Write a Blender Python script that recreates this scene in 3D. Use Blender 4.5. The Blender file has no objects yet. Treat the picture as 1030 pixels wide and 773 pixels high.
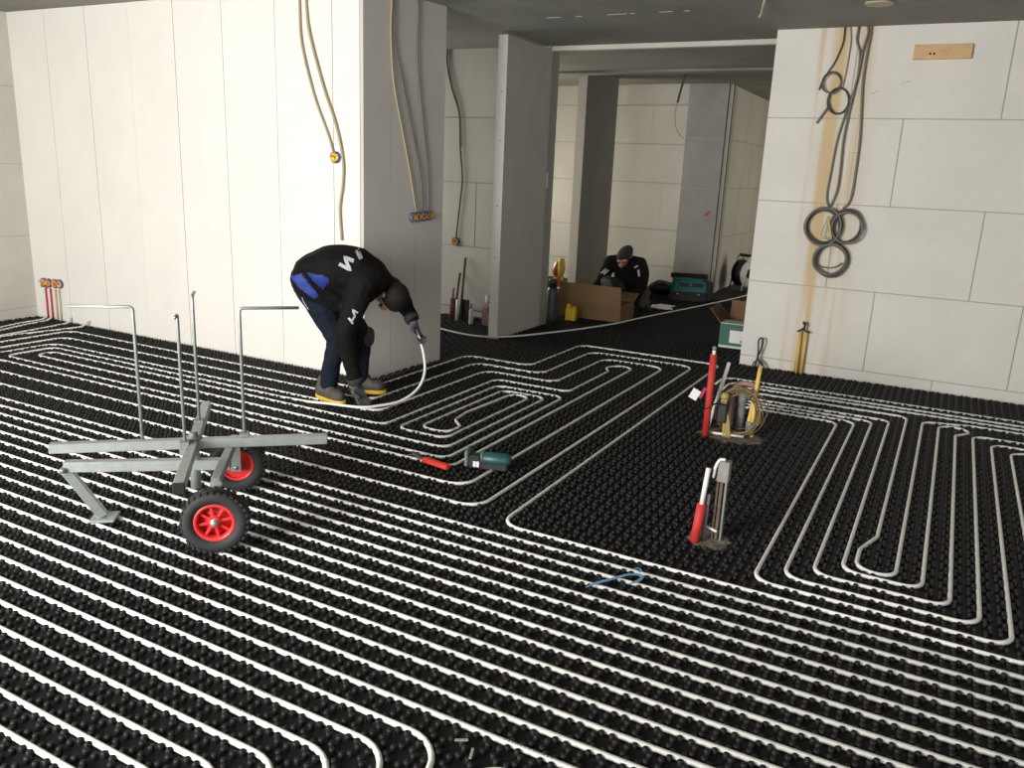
import bpy, bmesh, math, random
import numpy as np
from mathutils import Vector, Matrix
from mathutils.bvhtree import BVHTree

random.seed(7)
scene = bpy.context.scene
COL = scene.collection

# ------------------------------------------------------------------ camera
CAM_H, F_PX = 1.5, 820.18
PITCH, ROLL, YAW = 0.255221, 0.043552, 0.483871


def cam_axes():
    rz = Matrix.Rotation(YAW, 3, 'Z')
    f = rz @ Vector((0, math.cos(PITCH), -math.sin(PITCH)))
    r = rz @ Vector((1, 0, 0))
    u = r.cross(f)
    c, s = math.cos(ROLL), math.sin(ROLL)
    return c * r + s * u, -s * r + c * u, f


CR, CU, CF = cam_axes()
cam_data = bpy.data.cameras.new('camera')
cam_data.sensor_width = 36.0
cam_data.lens = F_PX / 1030.0 * 36.0
cam_data.clip_end = 60
camera = bpy.data.objects.new('camera', cam_data)
COL.objects.link(camera)
m = Matrix.Identity(4)
for i in range(3):
    m[i][0], m[i][1], m[i][2] = CR[i], CU[i], -CF[i]
m[2][3] = CAM_H
camera.matrix_world = m
scene.camera = camera

# ------------------------------------------------------------------ view, world, daylight
vs = scene.view_settings
vs.view_transform = 'Standard'
vs.look = 'None'
vs.exposure = 0.08
vs.gamma = 1.0
vs.use_curve_mapping = False

world = bpy.data.worlds.new('overcast_sky')
scene.world = world
world.use_nodes = True
bg = world.node_tree.nodes['Background']
bg.inputs[0].default_value = (0.93, 0.97, 1.0, 1)
bg.inputs[1].default_value = 1.0


def daylight(name, loc, direction, sx, sy, power, colour=(1, 0.98, 0.95)):
    d = bpy.data.lights.new(name, 'AREA')
    d.shape = 'RECTANGLE'
    d.size, d.size_y = sx, sy
    d.energy = power
    d.color = colour
    o = bpy.data.objects.new(name, d)
    COL.objects.link(o)
    o.location = loc
    o.rotation_euler = Vector(direction).to_track_quat('-Z', 'Y').to_euler()
    return o


# daylight entering by the openings the building has: the glazed front behind the camera
# and the window of the back room; the front right and side lamps are added fill
daylight('front_daylight', (-3.35, -1.95, 1.42), (0, 1, 0), 2.4, 2.1, 480)
daylight('front_right_fill', (1.3, -1.95, 1.42), (0, 1, 0), 2.0, 2.1, 34)  # added fill lamp, brightens the right foreground and right wall
daylight('side_fill', (3.25, 1.6, 1.4), (-1, 0, 0), 1.6, 2.0, 8)  # weak lamp added from the right to lift the gypsum wall end
daylight('back_room_daylight', (-6.25, 9.2, 1.3), (1, 0, 0), 2.2, 1.5, 58, (1, 0.93, 0.80))
daylight('recess_daylight', (-6.45, 6.3, 1.4), (1, 0, 0), 1.2, 1.6, 26)
daylight('back_corridor_daylight', (0.9, 12.1, 1.4), (-1, 0, 0), 1.2, 1.8, 34, (1, 0.92, 0.76))

# ------------------------------------------------------------------ materials
MATS = {}


def mat(name, col, rough=0.6, metal=0.0, var=0.0, scale=6.0, bump=0.0, bscale=60.0, col2=None, spec=0.5):
    if name in MATS:
        return MATS[name]
    mt = bpy.data.materials.new(name)
    mt.use_nodes = True
    nt = mt.node_tree
    b = nt.nodes['Principled BSDF']
    b.inputs['Roughness'].default_value = rough
    b.inputs['Metallic'].default_value = metal
    b.inputs['Specular IOR Level'].default_value = spec
    c = (col[0], col[1], col[2], 1)
    b.inputs['Base Color'].default_value = c
    if var > 0 or bump > 0:
        geo = nt.nodes.new('ShaderNodeNewGeometry')
    if var > 0:
        n = nt.nodes.new('ShaderNodeTexNoise')
        n.inputs['Scale'].default_value = scale
        n.inputs['Detail'].default_value = 6
        n.inputs['Roughness'].default_value = 0.6
        nt.links.new(geo.outputs['Position'], n.inputs['Vector'])
        r = nt.nodes.new('ShaderNodeValToRGB')
        r.color_ramp.elements[0].position = 0.3
        r.color_ramp.elements[1].position = 0.7
        d = col2 if col2 else tuple(max(0, v * (1 - var)) for v in col)
        r.color_ramp.elements[0].color = (d[0], d[1], d[2], 1)
        r.color_ramp.elements[1].color = c
        nt.links.new(n.outputs['Fac'], r.inputs['Fac'])
        nt.links.new(r.outputs['Color'], b.inputs['Base Color'])
    if bump > 0:
        n2 = nt.nodes.new('ShaderNodeTexNoise')
        n2.inputs['Scale'].default_value = bscale
        n2.inputs['Detail'].default_value = 4
        nt.links.new(geo.outputs['Position'], n2.inputs['Vector'])
        bp = nt.nodes.new('ShaderNodeBump')
        bp.inputs['Strength'].default_value = bump
        bp.inputs['Distance'].default_value = 0.01
        nt.links.new(n2.outputs['Fac'], bp.inputs['Height'])
        nt.links.new(bp.outputs['Normal'], b.inputs['Normal'])
    MATS[name] = mt
    return mt


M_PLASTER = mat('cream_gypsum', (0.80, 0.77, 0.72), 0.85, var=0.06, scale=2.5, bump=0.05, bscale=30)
M_ENDBOARD = mat('shade_toned_gypsum', (0.58, 0.56, 0.52), 0.9, var=0.08, scale=2.0)  # same gypsum as the panels, shade of the end face put into the colour
M_JOINT = mat('grey_joint', (0.42, 0.40, 0.37), 0.95)
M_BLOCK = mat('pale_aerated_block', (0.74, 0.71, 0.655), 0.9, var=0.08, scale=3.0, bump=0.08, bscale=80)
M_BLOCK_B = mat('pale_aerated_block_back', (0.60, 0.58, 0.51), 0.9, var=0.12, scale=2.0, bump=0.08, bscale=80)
M_GREYBOARD = mat('grey_board', (0.50, 0.49, 0.46), 0.9, var=0.08, scale=3.0)
M_CONCRETE = mat('concrete', (0.30, 0.295, 0.26), 0.9, var=0.30, scale=1.3, bump=0.15, bscale=25)
M_PATCH = mat('dusty_concrete', (0.21, 0.18, 0.14), 0.95, var=0.5, scale=22, bump=0.4, bscale=120)
M_MAT = mat('black_mat_plastic', (0.007, 0.007, 0.0075), 0.6, var=0.3, scale=12, spec=0.35)
M_KNOB = mat('black_knob_plastic', (0.010, 0.010, 0.0105), 0.62, spec=0.3)
M_PIPE = mat('white_pipe', (0.80, 0.79, 0.75), 0.4, var=0.05, scale=5)
M_BLACK = mat('black_plastic', (0.012, 0.012, 0.013), 0.45)
M_GREY = mat('grey_plastic', (0.20, 0.20, 0.20), 0.5)
M_WHITE = mat('white_plastic', (0.78, 0.77, 0.73), 0.45)
M_RED = mat('red_foam', (0.55, 0.035, 0.03), 0.65, var=0.2, scale=30)
M_YELLOW = mat('yellow_conduit', (0.72, 0.50, 0.12), 0.5, var=0.12, scale=20)
M_STEEL = mat('galvanised_steel', (0.42, 0.455, 0.44), 0.42, metal=0.6, var=0.18, scale=25)
M_WIRE = mat('dark_cable', (0.055, 0.052, 0.045), 0.5)
M_GREYWIRE = mat('grey_cable', (0.16, 0.155, 0.13), 0.55)
M_TANWIRE = mat('tan_cable', (0.38, 0.31, 0.18), 0.6)
M_CARD = mat('brown_cardboard', (0.19, 0.11, 0.052), 0.85, var=0.12, scale=9)
M_WOOD = mat('pine_wood', (0.72, 0.47, 0.24), 0.7, var=0.25, scale=14)


def stain_material():
    """block colour with rust streaks that ran down the wall below the ceiling hole"""
    mt = M_BLOCK.copy()
    mt.name = 'rust_stained_block'
    nt = mt.node_tree
    b = nt.nodes['Principled BSDF']
    base = b.inputs['Base Color'].links[0].from_socket
    geo = nt.nodes.new('ShaderNodeNewGeometry')
    sep = nt.nodes.new('ShaderNodeSeparateXYZ')
    nt.links.new(geo.outputs['Position'], sep.inputs[0])
    mapn = nt.nodes.new('ShaderNodeMapping')
    mapn.inputs['Scale'].default_value = (9, 9, 0.45)
    nt.links.new(geo.outputs['Position'], mapn.inputs['Vector'])
    n = nt.nodes.new('ShaderNodeTexNoise')
    n.inputs['Scale'].default_value = 1.6
    n.inputs['Detail'].default_value = 5
    nt.links.new(mapn.outputs[0], n.inputs['Vector'])

    def math_(op, a, bb, clamp=False):
        k = nt.nodes.new('ShaderNodeMath')
        k.operation = op
        k.use_clamp = clamp
        for i_, v in enumerate((a, bb)):
            if isinstance(v, (int, float)):
                k.inputs[i_].default_value = v
            else:
                nt.links.new(v, k.inputs[i_])
        return k.outputs[0]

    def band(x0, half, soft):
        d = math_('ABSOLUTE', math_('SUBTRACT', sep.outputs['X'], x0), 0)
        return math_('DIVIDE', math_('SUBTRACT', half + soft, d), soft, True)

    out = base
    for x0, half, soft, lo, hi, colr, amt in ((-0.97, 0.032, 0.035, 0.28, 0.50, (0.60, 0.38, 0.13), 0.75),
                                              (-0.80, 0.025, 0.035, 0.38, 0.58, (0.55, 0.36, 0.15), 0.7),
                                              (-1.10, 0.008, 0.02, 0.40, 0.60, (0.60, 0.36, 0.14), 0.5),
                                              (-0.87, 0.16, 0.10, 0.3, 0.7, (0.60, 0.50, 0.33), 0.4)):
        r = nt.nodes.new('ShaderNodeMapRange')
        r.inputs['From Min'].default_value = lo
        r.inputs['From Max'].default_value = hi
        nt.links.new(n.outputs['Fac'], r.inputs['Value'])
        f = math_('MULTIPLY', math_('MULTIPLY', band(x0, half, soft), r.outputs[0]), amt)
        mx = nt.nodes.new('ShaderNodeMixRGB')
        nt.links.new(f, mx.inputs[0])
        nt.links.new(out, mx.inputs[1])
        mx.inputs[2].default_value = (*colr, 1)
        out = mx.outputs[0]
    nt.links.new(out, b.inputs['Base Color'])
    return mt


M_STAINED = stain_material()

# ------------------------------------------------------------------ helpers


def link(name, me, material=None, parent=None, smooth=False):
    o = bpy.data.objects.new(name, me)
    COL.objects.link(o)
    if material is not None and len(me.materials) == 0:
        me.materials.append(material)
    if smooth:
        me.polygons.foreach_set('use_smooth', [True] * len(me.polygons))
    if parent is not None:
        o.parent = parent
        o.matrix_parent_inverse = world_matrix(parent).inverted()
    return o


def world_matrix(o):
    mw = Matrix.LocRotScale(o.location, o.rotation_euler, o.scale)
    if o.parent:
        return world_matrix(o.parent) @ o.matrix_parent_inverse @ mw
    return mw


def tag(o, label, cat=None, group=None, kind=None):
    if label:
        o['label'] = label
    if cat:
        o['category'] = cat
    if group:
        o['group'] = group
    if kind:
        o['kind'] = kind
    return o


def thing(name, label, cat, loc=(0, 0, 0), group=None):
    o = bpy.data.objects.new(name, None)
    o.empty_display_size = 0.05
    COL.objects.link(o)
    o.location = loc
    return tag(o, label, cat, group)


def mesh_from(name, v, f):
    me = bpy.data.meshes.new(name)
    me.from_pydata([tuple(p) for p in v], [], [tuple(q) for q in f])
    me.update()
    return me


def bm_mesh(name, bm):
    me = bpy.data.meshes.new(name)
    bmesh.ops.recalc_face_normals(bm, faces=bm.faces)
    bm.to_mesh(me)
    bm.free()
    return me


BOXF = [(0, 3, 2, 1), (4, 5, 6, 7), (0, 1, 5, 4), (1, 2, 6, 5), (2, 3, 7, 6), (3, 0, 4, 7)]


def box_mesh(name, x0, x1, y0, y1, z0, z1, bevel=0.0):
    v = [(x0, y0, z0), (x1, y0, z0), (x1, y1, z0), (x0, y1, z0), (x0, y0, z1), (x1, y0, z1), (x1, y1, z1), (x0, y1, z1)]
    me = mesh_from(name, v, BOXF)
    if bevel > 0:
        bm = bmesh.new()
        bm.from_mesh(me)
        bmesh.ops.bevel(bm, geom=bm.edges[:], offset=bevel, segments=1, affect='EDGES')
        bm.to_mesh(me)
        bm.free()
    return me


def box(name, x0, x1, y0, y1, z0, z1, material, parent=None, bevel=0.0):
    return link(name, box_mesh(name, x0, x1, y0, y1, z0, z1, bevel), material, parent)


def bm_obox(bm, c, ax, ay, az, hx, hy, hz):
    """oriented box: centre, three unit axes, half sizes"""
    c, ax, ay, az = Vector(c), Vector(ax), Vector(ay), Vector(az)
    vs_ = []
    for sz in (-1, 1):
        for sx, sy in ((-1, -1), (1, -1), (1, 1), (-1, 1)):
            vs_.append(bm.verts.new(c + ax * hx * sx + ay * hy * sy + az * hz * sz))
    for q in BOXF:
        bm.faces.new([vs_[i_] for i_ in q])


def bar_mesh(name, a, b, w, h, up=(0, 0, 1), bevel=0.003):
    """square tube from a to b"""
    a, b, up = Vector(a), Vector(b), Vector(up)
    d = (b - a).normalized()
    s = d.cross(up).normalized()
    u = s.cross(d)
    bm = bmesh.new()
    bm_obox(bm, (a + b) / 2, d, s, u, (b - a).length / 2, w / 2, h / 2)
    if bevel:
        bmesh.ops.bevel(bm, geom=bm.edges[:], offset=bevel, segments=1, affect='EDGES')
    return bm_mesh(name, bm)


def fillet(pts, r, n=6):
    """round the corners of a polyline"""
    P = [Vector(p) for p in pts]
    out = [P[0]]
    for i_ in range(1, len(P) - 1):
        a, b, c = P[i_ - 1], P[i_], P[i_ + 1]
        d1, d2 = (a - b), (c - b)
        l1, l2 = d1.length, d2.length
        if l1 < 1e-6 or l2 < 1e-6:
            continue
        d1 /= l1
        d2 /= l2
        ang = d1.angle(d2)
        if ang > math.pi - 0.03:
            out.append(b)
            continue
        t = min(r / math.tan(ang / 2), l1 * 0.499, l2 * 0.499)
        rr = t * math.tan(ang / 2)
        ctr = b + (d1 + d2).normalized() * (rr / math.sin(ang / 2))
        s, e = b + d1 * t - ctr, b + d2 * t - ctr
        tot = s.angle(e)
        for k in range(n + 1):
            w = k / n
            v = (s * math.sin((1 - w) * tot) + e * math.sin(w * tot)) / math.sin(tot) if tot > 1e-4 else s
            out.append(ctr + v)
    out.append(P[-1])
    return out


def spline(pts, n=6):
    """Catmull-Rom through the points"""
    P = [Vector(p) for p in pts]
    P = [P[0] * 2 - P[1]] + P + [P[-1] * 2 - P[-2]]
    out = []
    for i_ in range(1, len(P) - 2):
        a, b, c, d = P[i_ - 1:i_ + 3]
        for k in range(n):
            t = k / n
            out.append(0.5 * ((2 * b) + (c - a) * t + (2 * a - 5 * b + 4 * c - d) * t * t + (3 * b - a - 3 * c + d) * t ** 3))
    out.append(P[-2])
    return out


def tube_mesh(name, pts, r, n=8, radii=None, closed=False):
    P = [Vector(p) for p in pts]
    Q = [P[0]]
    R = [radii[0] if radii else r]
    for i_, p in enumerate(P[1:], 1):
        if (p - Q[-1]).length > 1e-5:
            Q.append(p)
            R.append(radii[i_] if radii else r)
    P = Q
    N = len(P)
    T = []
    for i_ in range(N):
        if closed:
            t = P[(i_ + 1) % N] - P[i_ - 1]
        else:
            t = P[min(i_ + 1, N - 1)] - P[max(i_ - 1, 0)]
        T.append(t.normalized())
    ref = Vector((0, 0, 1)) if abs(T[0].z) < 0.9 else Vector((1, 0, 0))
    u = (ref - T[0] * ref.dot(T[0])).normalized()
    verts, faces = [], []
    for i_ in range(N):
        u = (u - T[i_] * u.dot(T[i_]))
        u = u.normalized() if u.length > 1e-6 else T[i_].orthogonal().normalized()
        w = T[i_].cross(u)
        k_ = 1.0
        if 0 < i_ < N - 1:
            a1, a2 = (P[i_] - P[i_ - 1]).normalized(), (P[i_ + 1] - P[i_]).normalized()
            k_ = 1.0 / max(0.7, math.cos(a1.angle(a2) / 2)) if a1.length and a2.length else 1.0
        for k in range(n):
            an = 2 * math.pi * k / n
            verts.append(P[i_] + (u * math.cos(an) + w * math.sin(an)) * R[i_] * (k_ if k_ < 1.2 else 1.0))
    M = N if closed else N - 1
    for i_ in range(M):
        for k in range(n):
            a, b = i_ * n + k, i_ * n + (k + 1) % n
            c, d = ((i_ + 1) % N) * n + (k + 1) % n, ((i_ + 1) % N) * n + k
            faces.append((a, b, c, d))
    if not closed:
        faces.append(tuple(range(n - 1, -1, -1)))
        faces.append(tuple((N - 1) * n + k for k in range(n)))
    return mesh_from(name, verts, faces)


def tube(name, pts, r, material, parent=None, n=8, radii=None, closed=False):
    return link(name, tube_mesh(name, pts, r, n, radii, closed), material, parent, smooth=True)


def lathe_mesh(name, prof, c, axis=(0, 0, 1), n=24, closed_prof=False):
    """profile of (radius, height) about an axis through c"""
    ax = Vector(axis).normalized()
    u = ax.orthogonal().normalized()
    w = ax.cross(u)
    c = Vector(c)
    verts, faces = [], []
    for r, h in prof:
        for k in range(n):
            an = 2 * math.pi * k / n
            verts.append(c + ax * h + (u * math.cos(an) + w * math.sin(an)) * r)
    m_ = len(prof)
    for i_ in range(m_ if closed_prof else m_ - 1):
        for k in range(n):
            j = (i_ + 1) % m_
            faces.append((i_ * n + k, i_ * n + (k + 1) % n, j * n + (k + 1) % n, j * n + k))
    if not closed_prof:
        faces.append(tuple(range(n - 1, -1, -1)))
        faces.append(tuple((m_ - 1) * n + k for k in range(n)))
    me = mesh_from(name, verts, faces)
    bm = bmesh.new()
    bm.from_mesh(me)
    bmesh.ops.recalc_face_normals(bm, faces=bm.faces)
    bm.to_mesh(me)
    bm.free()
    return me


def lathe(name, prof, c, material, parent=None, axis=(0, 0, 1), n=24, closed_prof=False, smooth=True):
    o = link(name, lathe_mesh(name, prof, c, axis, n, closed_prof), material, parent)
    if smooth:
        for p in o.data.polygons:
            p.use_smooth = len(p.vertices) == 4
    return o


def structure(name, o_or_none=None, label=None):
    o_or_none['kind'] = 'structure'
    if label:
        o_or_none['label'] = label
    return o_or_none


# ------------------------------------------------------------------ the setting
CEIL = 2.63
structure('', box('floor', -7.9, 3.9, -2.6, 14.6, -0.25, -0.03, M_CONCRETE), 'floor laid with black knobbed underfloor heating mat')
structure('', box('ceiling', -7.9, 3.9, -2.6, 9.0, CEIL, CEIL + 0.25, M_CONCRETE), 'dark grey raw concrete ceiling')
structure('', box('ceiling_back', -7.9, 3.9, 9.0, 14.6, 2.70, CEIL + 0.25, M_CONCRETE), 'concrete ceiling of the back room')
structure('', box('trim_1', -3.64, -1.44, 7.25, 7.32, 2.59, CEIL, M_BLOCK_B), 'pale strip across the ceiling at the passage')
structure('', box('trim_2', -5.5, -1.0, 8.98, 9.2, 2.605, 2.72, M_CONCRETE), 'low concrete beam over the back room')


def block_wall(name, label, plane, at, u0, u1, thick, rows, joints, material, sign=-1, gap=0.006, jitter=0.0012,
               piece='block', stained=None, depth=0.05):
    """wall face made of single blocks in front of a recessed mortar core.
    plane 'Y': face at y=at, u runs along x.  plane 'X': face at x=at, u runs along y.
    sign is the side the face looks to (-1: towards smaller values)."""
    inner = at - sign * 0.006
    far = at - sign * thick
    lo, hi = min(inner, far), max(inner, far)
    z0, z1 = rows[0], rows[-1]
    if plane == 'Y':
        core = box(name, u0, u1, lo, hi, z0, z1, M_JOINT)
    else:
        core = box(name, lo, hi, u0, u1, z0, z1, M_JOINT)
    structure('', core, label)
    for i_ in range(len(rows) - 1):
        js = [u0] + [j for j in joints[i_] if u0 < j < u1] + [u1]
        for a, b in zip(js[:-1], js[1:]):
            ga = 0 if a == u0 else gap / 2
            gb = 0 if b == u1 else gap / 2
            gz0 = 0 if i_ == 0 else gap / 2
            gz1 = 0 if i_ == len(rows) - 2 else gap / 2
            f = at + random.uniform(-jitter, jitter)
            bk = at - sign * depth
            l2, h2 = min(f, bk), max(f, bk)
            mm = material
            if stained and a < -0.6 and b > -1.25:
                mm = stained
            if plane == 'Y':
                box(piece, a + ga, b - gb, l2, h2, rows[i_] + gz0, rows[i_ + 1] - gz1, mm, core)
            else:
                box(piece, l2, h2, a + ga, b - gb, rows[i_] + gz0, rows[i_ + 1] - gz1, mm, core)
    return core


# wall on the right, big pale blocks in half bond
block_wall('wall_right', 'pale block wall with cable coils and rust stains', 'Y', 6.85, -1.44, 3.5, 0.2,
           [-0.03, 0.09, 0.715, 1.36, 1.99, CEIL],
           [[-0.99, 0.015, 1.02, 2.0], [-0.479, 0.507, 1.51, 2.5], [-0.84, 0.16, 1.16, 2.16], [-0.467, 0.53, 1.53, 2.5],
            [-0.85, 0.15, 1.15, 2.15]], M_BLOCK, stained=M_STAINED, gap=0.008)
# wall of tall gypsum panels on the left
block_wall('wall_left', 'bright wall of tall cream gypsum panels', 'Y', 4.555, -7.42, -3.633, 0.68, [-0.03, CEIL],
           [[-6.92, -6.40, -5.885, -5.38, -4.88, -4.37, -3.86]], M_PLASTER, piece='panel', gap=0.005, jitter=0.002)
# its shaded end face, three boards standing slightly out of square
EA, EB = Vector((-3.602, 4.556)), Vector((-3.49, 5.375))
ED = (EB - EA).normalized()
EN = Vector((ED.y, -ED.x))


def end_prism(t0, t1, out, depth, z0, z1):
    a_, b_ = EA + ED * t0, EA + ED * t1
    q = [a_ + EN * out, b_ + EN * out, b_ - EN * depth, a_ - EN * depth]
    v = [(p.x, p.y, z0) for p in q] + [(p.x, p.y, z1) for p in q]
    return mesh_from('board', v, BOXF)


EL = (EB - EA).length
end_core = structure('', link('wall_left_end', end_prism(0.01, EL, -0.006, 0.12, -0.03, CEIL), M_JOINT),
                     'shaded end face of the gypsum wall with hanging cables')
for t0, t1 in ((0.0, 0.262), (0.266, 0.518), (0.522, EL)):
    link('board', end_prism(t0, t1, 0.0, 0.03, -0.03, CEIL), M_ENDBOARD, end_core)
structure('', box('wall_left_rear', -6.6, -3.62, 5.255, 5.37, -0.03, CEIL, M_PLASTER), 'rear side of the gypsum wall')
# far left block wall
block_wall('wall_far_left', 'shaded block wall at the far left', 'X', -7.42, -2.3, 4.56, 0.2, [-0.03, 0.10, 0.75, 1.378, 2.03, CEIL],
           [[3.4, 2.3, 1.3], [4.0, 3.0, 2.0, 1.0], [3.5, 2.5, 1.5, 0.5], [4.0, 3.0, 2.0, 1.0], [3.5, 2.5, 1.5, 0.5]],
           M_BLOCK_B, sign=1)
# recess behind the gypsum wall
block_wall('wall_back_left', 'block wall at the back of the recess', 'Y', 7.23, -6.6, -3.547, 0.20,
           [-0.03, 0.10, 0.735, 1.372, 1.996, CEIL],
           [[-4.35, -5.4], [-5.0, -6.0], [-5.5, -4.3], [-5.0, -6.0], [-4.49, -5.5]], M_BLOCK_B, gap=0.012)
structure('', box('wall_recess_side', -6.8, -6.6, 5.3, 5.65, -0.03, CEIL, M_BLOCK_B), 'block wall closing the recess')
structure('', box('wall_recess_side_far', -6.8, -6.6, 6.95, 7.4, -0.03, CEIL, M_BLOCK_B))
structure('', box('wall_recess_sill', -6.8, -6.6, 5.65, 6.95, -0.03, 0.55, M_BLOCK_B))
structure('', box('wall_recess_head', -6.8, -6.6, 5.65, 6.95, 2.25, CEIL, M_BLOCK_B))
# narrow wall stub standing free beside the passage
slab = structure('', box('wall_stub', -3.63, -3.545, 6.41, 7.275, -0.03, 2.60, mat('light_grey_board', (0.60, 0.585, 0.55), 0.9, var=0.1, scale=3), bevel=0.004),
                 'narrow free standing wall stub beside the passage')
box('edge_board', -3.632, -3.543, 6.400, 6.412, -0.03, 2.602, M_PLASTER, slab)
for z in (0.75, 1.75, 1.2, 2.15):
    lathe('screw', [(0.006, 0), (0.006, 0.003), (0.002, 0.004)], (-3.585, 6.40, z), M_GREY, slab, axis=(0, -1, 0), n=8)
box('cover_plate', -3.552, -3.546, 7.262, 7.31, 1.36, 1.50, M_WHITE, slab)
# back room
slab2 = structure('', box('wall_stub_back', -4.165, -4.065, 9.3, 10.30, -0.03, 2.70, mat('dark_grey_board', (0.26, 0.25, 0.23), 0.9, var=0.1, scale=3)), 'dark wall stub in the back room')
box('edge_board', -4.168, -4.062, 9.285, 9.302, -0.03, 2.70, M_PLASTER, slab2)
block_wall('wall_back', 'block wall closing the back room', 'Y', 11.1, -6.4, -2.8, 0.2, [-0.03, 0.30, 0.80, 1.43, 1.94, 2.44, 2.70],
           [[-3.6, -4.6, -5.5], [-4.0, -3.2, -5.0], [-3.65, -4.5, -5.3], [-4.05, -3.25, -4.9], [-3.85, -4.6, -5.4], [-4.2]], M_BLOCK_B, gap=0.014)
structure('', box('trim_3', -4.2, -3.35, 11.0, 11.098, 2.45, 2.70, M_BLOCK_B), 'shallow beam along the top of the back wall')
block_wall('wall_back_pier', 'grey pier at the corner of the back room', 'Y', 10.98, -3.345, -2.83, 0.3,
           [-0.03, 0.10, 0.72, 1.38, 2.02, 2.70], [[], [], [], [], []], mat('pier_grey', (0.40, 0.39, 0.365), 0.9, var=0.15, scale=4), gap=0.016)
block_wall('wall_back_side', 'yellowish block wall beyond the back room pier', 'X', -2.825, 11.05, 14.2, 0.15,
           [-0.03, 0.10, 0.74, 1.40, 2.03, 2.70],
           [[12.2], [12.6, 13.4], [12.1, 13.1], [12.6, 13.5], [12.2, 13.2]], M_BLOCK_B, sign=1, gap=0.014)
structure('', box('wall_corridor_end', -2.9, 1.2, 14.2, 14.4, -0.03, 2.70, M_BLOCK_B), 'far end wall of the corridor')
# unseen shell: closes the building so that daylight only enters by its openings
structure('', box('wall_back_room_left', -6.6, -6.4, 7.4, 8.0, -0.03, 2.70, M_BLOCK_B))
structure('', box('wall_back_room_left_far', -6.6, -6.4, 10.4, 11.3, -0.03, 2.70, M_BLOCK_B))
structure('', box('wall_back_room_left_sill', -6.6, -6.4, 8.0, 10.4, -0.03, 0.55, M_BLOCK_B))
structure('', box('wall_back_room_left_head', -6.6, -6.4, 8.0, 10.4, 2.05, 2.70, M_BLOCK_B))
structure('', box('wall_corridor_right', 1.0, 1.2, 7.05, 11.4, -0.03, 2.70, M_BLOCK_B))
structure('', box('wall_corridor_right_far', 1.0, 1.2, 12.8, 14.2, -0.03, 2.70, M_BLOCK_B))
structure('', box('wall_side', 3.5, 3.7, -2.3, 0.7, -0.03, CEIL, M_BLOCK_B))
structure('', box('wall_side_far', 3.5, 3.7, 2.5, 7.05, -0.03, CEIL, M_BLOCK_B))
structure('', box('wall_front_left', -7.62, -4.6, -2.3, -2.1, -0.03, CEIL, M_BLOCK_B))
structure('', box('wall_front_pier', -2.1, 0.25, -2.3, -2.1, -0.03, CEIL, M_BLOCK_B))
structure('', box('wall_front_right', 2.35, 3.7, -2.3, -2.1, -0.03, CEIL, M_BLOCK_B))
structure('', box('wall_front_sill', -4.6, 2.35, -2.3, -2.1, -0.03, 0.3, M_BLOCK_B))

# ------------------------------------------------------------------ heating pipes
PX, PY, Y0 = 0.097, 0.0935, 1.118
PR, PZ = 0.0088, 0.0098


def gy(n):
    return Y0 + PY * n


def snap(x, y):
    sx = round(x / PX) * PX
    sy = Y0 + round((y - Y0) / PY) * PY
    return (sx if abs(sx - x) < 0.022 else x, sy if abs(sy - y) < 0.022 else y)


PIPE_PATHS = []


def floor_pipe(pts, label, r=0.085, marks=(), group='heating pipe runs'):
    """a pipe clipped between the knobs; pts are (x, y) or (x, y, z) corners"""
    q = []
    for p in pts:
        if len(p) == 2:
            q.append((*snap(*p), PZ))
        else:
            q.append(p)
    path = fillet(q, r, 7)
    PIPE_PATHS.append(path)
    o = tube('heating_pipe', path, PR, M_PIPE, None, 8)
    tag(o, label, 'pipe', group)
    for (x0, x1, y) in marks:
        # a line of tiny dark print along the top of the pipe
        bm = bmesh.new()
        k = x0
        while k < x1:
            w = random.uniform(0.003, 0.008)
            bm_obox(bm, (k + w / 2, y, PZ + PR - 0.0002), (1, 0, 0), (0, 1, 0), (0, 0, 1), w / 2, 0.0025, 0.0004)
            k += w + random.uniform(0.003, 0.007)
        link('printed_marking', bm_mesh('printed_marking', bm), M_GREY, o)
    return o


FRONT = -1.2
floor_pipe([(-6.56, FRONT), (-6.56, 4.31), (-3.39, 4.31), (-3.39, 5.645), (-2.81, 5.645), (-2.81, 6.66), (-1.535, 6.66),
            (-1.535, gy(19)), (0.487, gy(19)), (0.487, 5.47), (3.3, 5.47)],
           'white heating pipe hugging the gypsum wall, outermost run around the bent worker', 0.1)
floor_pipe([(-6.37, FRONT), (-6.37, 4.13), (-3.19, 4.13), (-3.19, 5.462), (-2.63, 5.462), (-2.63, 6.45), (-1.72, 6.45),
            (-1.72, 3.0), (-5.87, 3.0), (-5.87, FRONT)],
           'second white heating pipe from the gypsum wall, bending around the middle spiral', 0.11)
floor_pipe([(-6.19, FRONT), (-6.19, 3.94), (-3.0, 3.94), (-3.0, 5.285), (-2.437, 5.285), (-2.437, 6.26), (-1.905, 6.26),
            (-1.905, 3.18), (-5.94, 3.18), (-5.94, FRONT)],
           'third white heating pipe from the gypsum wall, running past the worker\'s shoes', 0.11)
ux, uy = math.cos(math.radians(39.845)), math.sin(math.radians(39.845))
P1O = Vector((-3.333, 3.994, 0))


def p1(u, d, z):
    """worker frame: u to the right in view, d away from the viewer"""
    return Vector((P1O.x + ux * u - uy * d, P1O.y + uy * u + ux * d, z))


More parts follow.
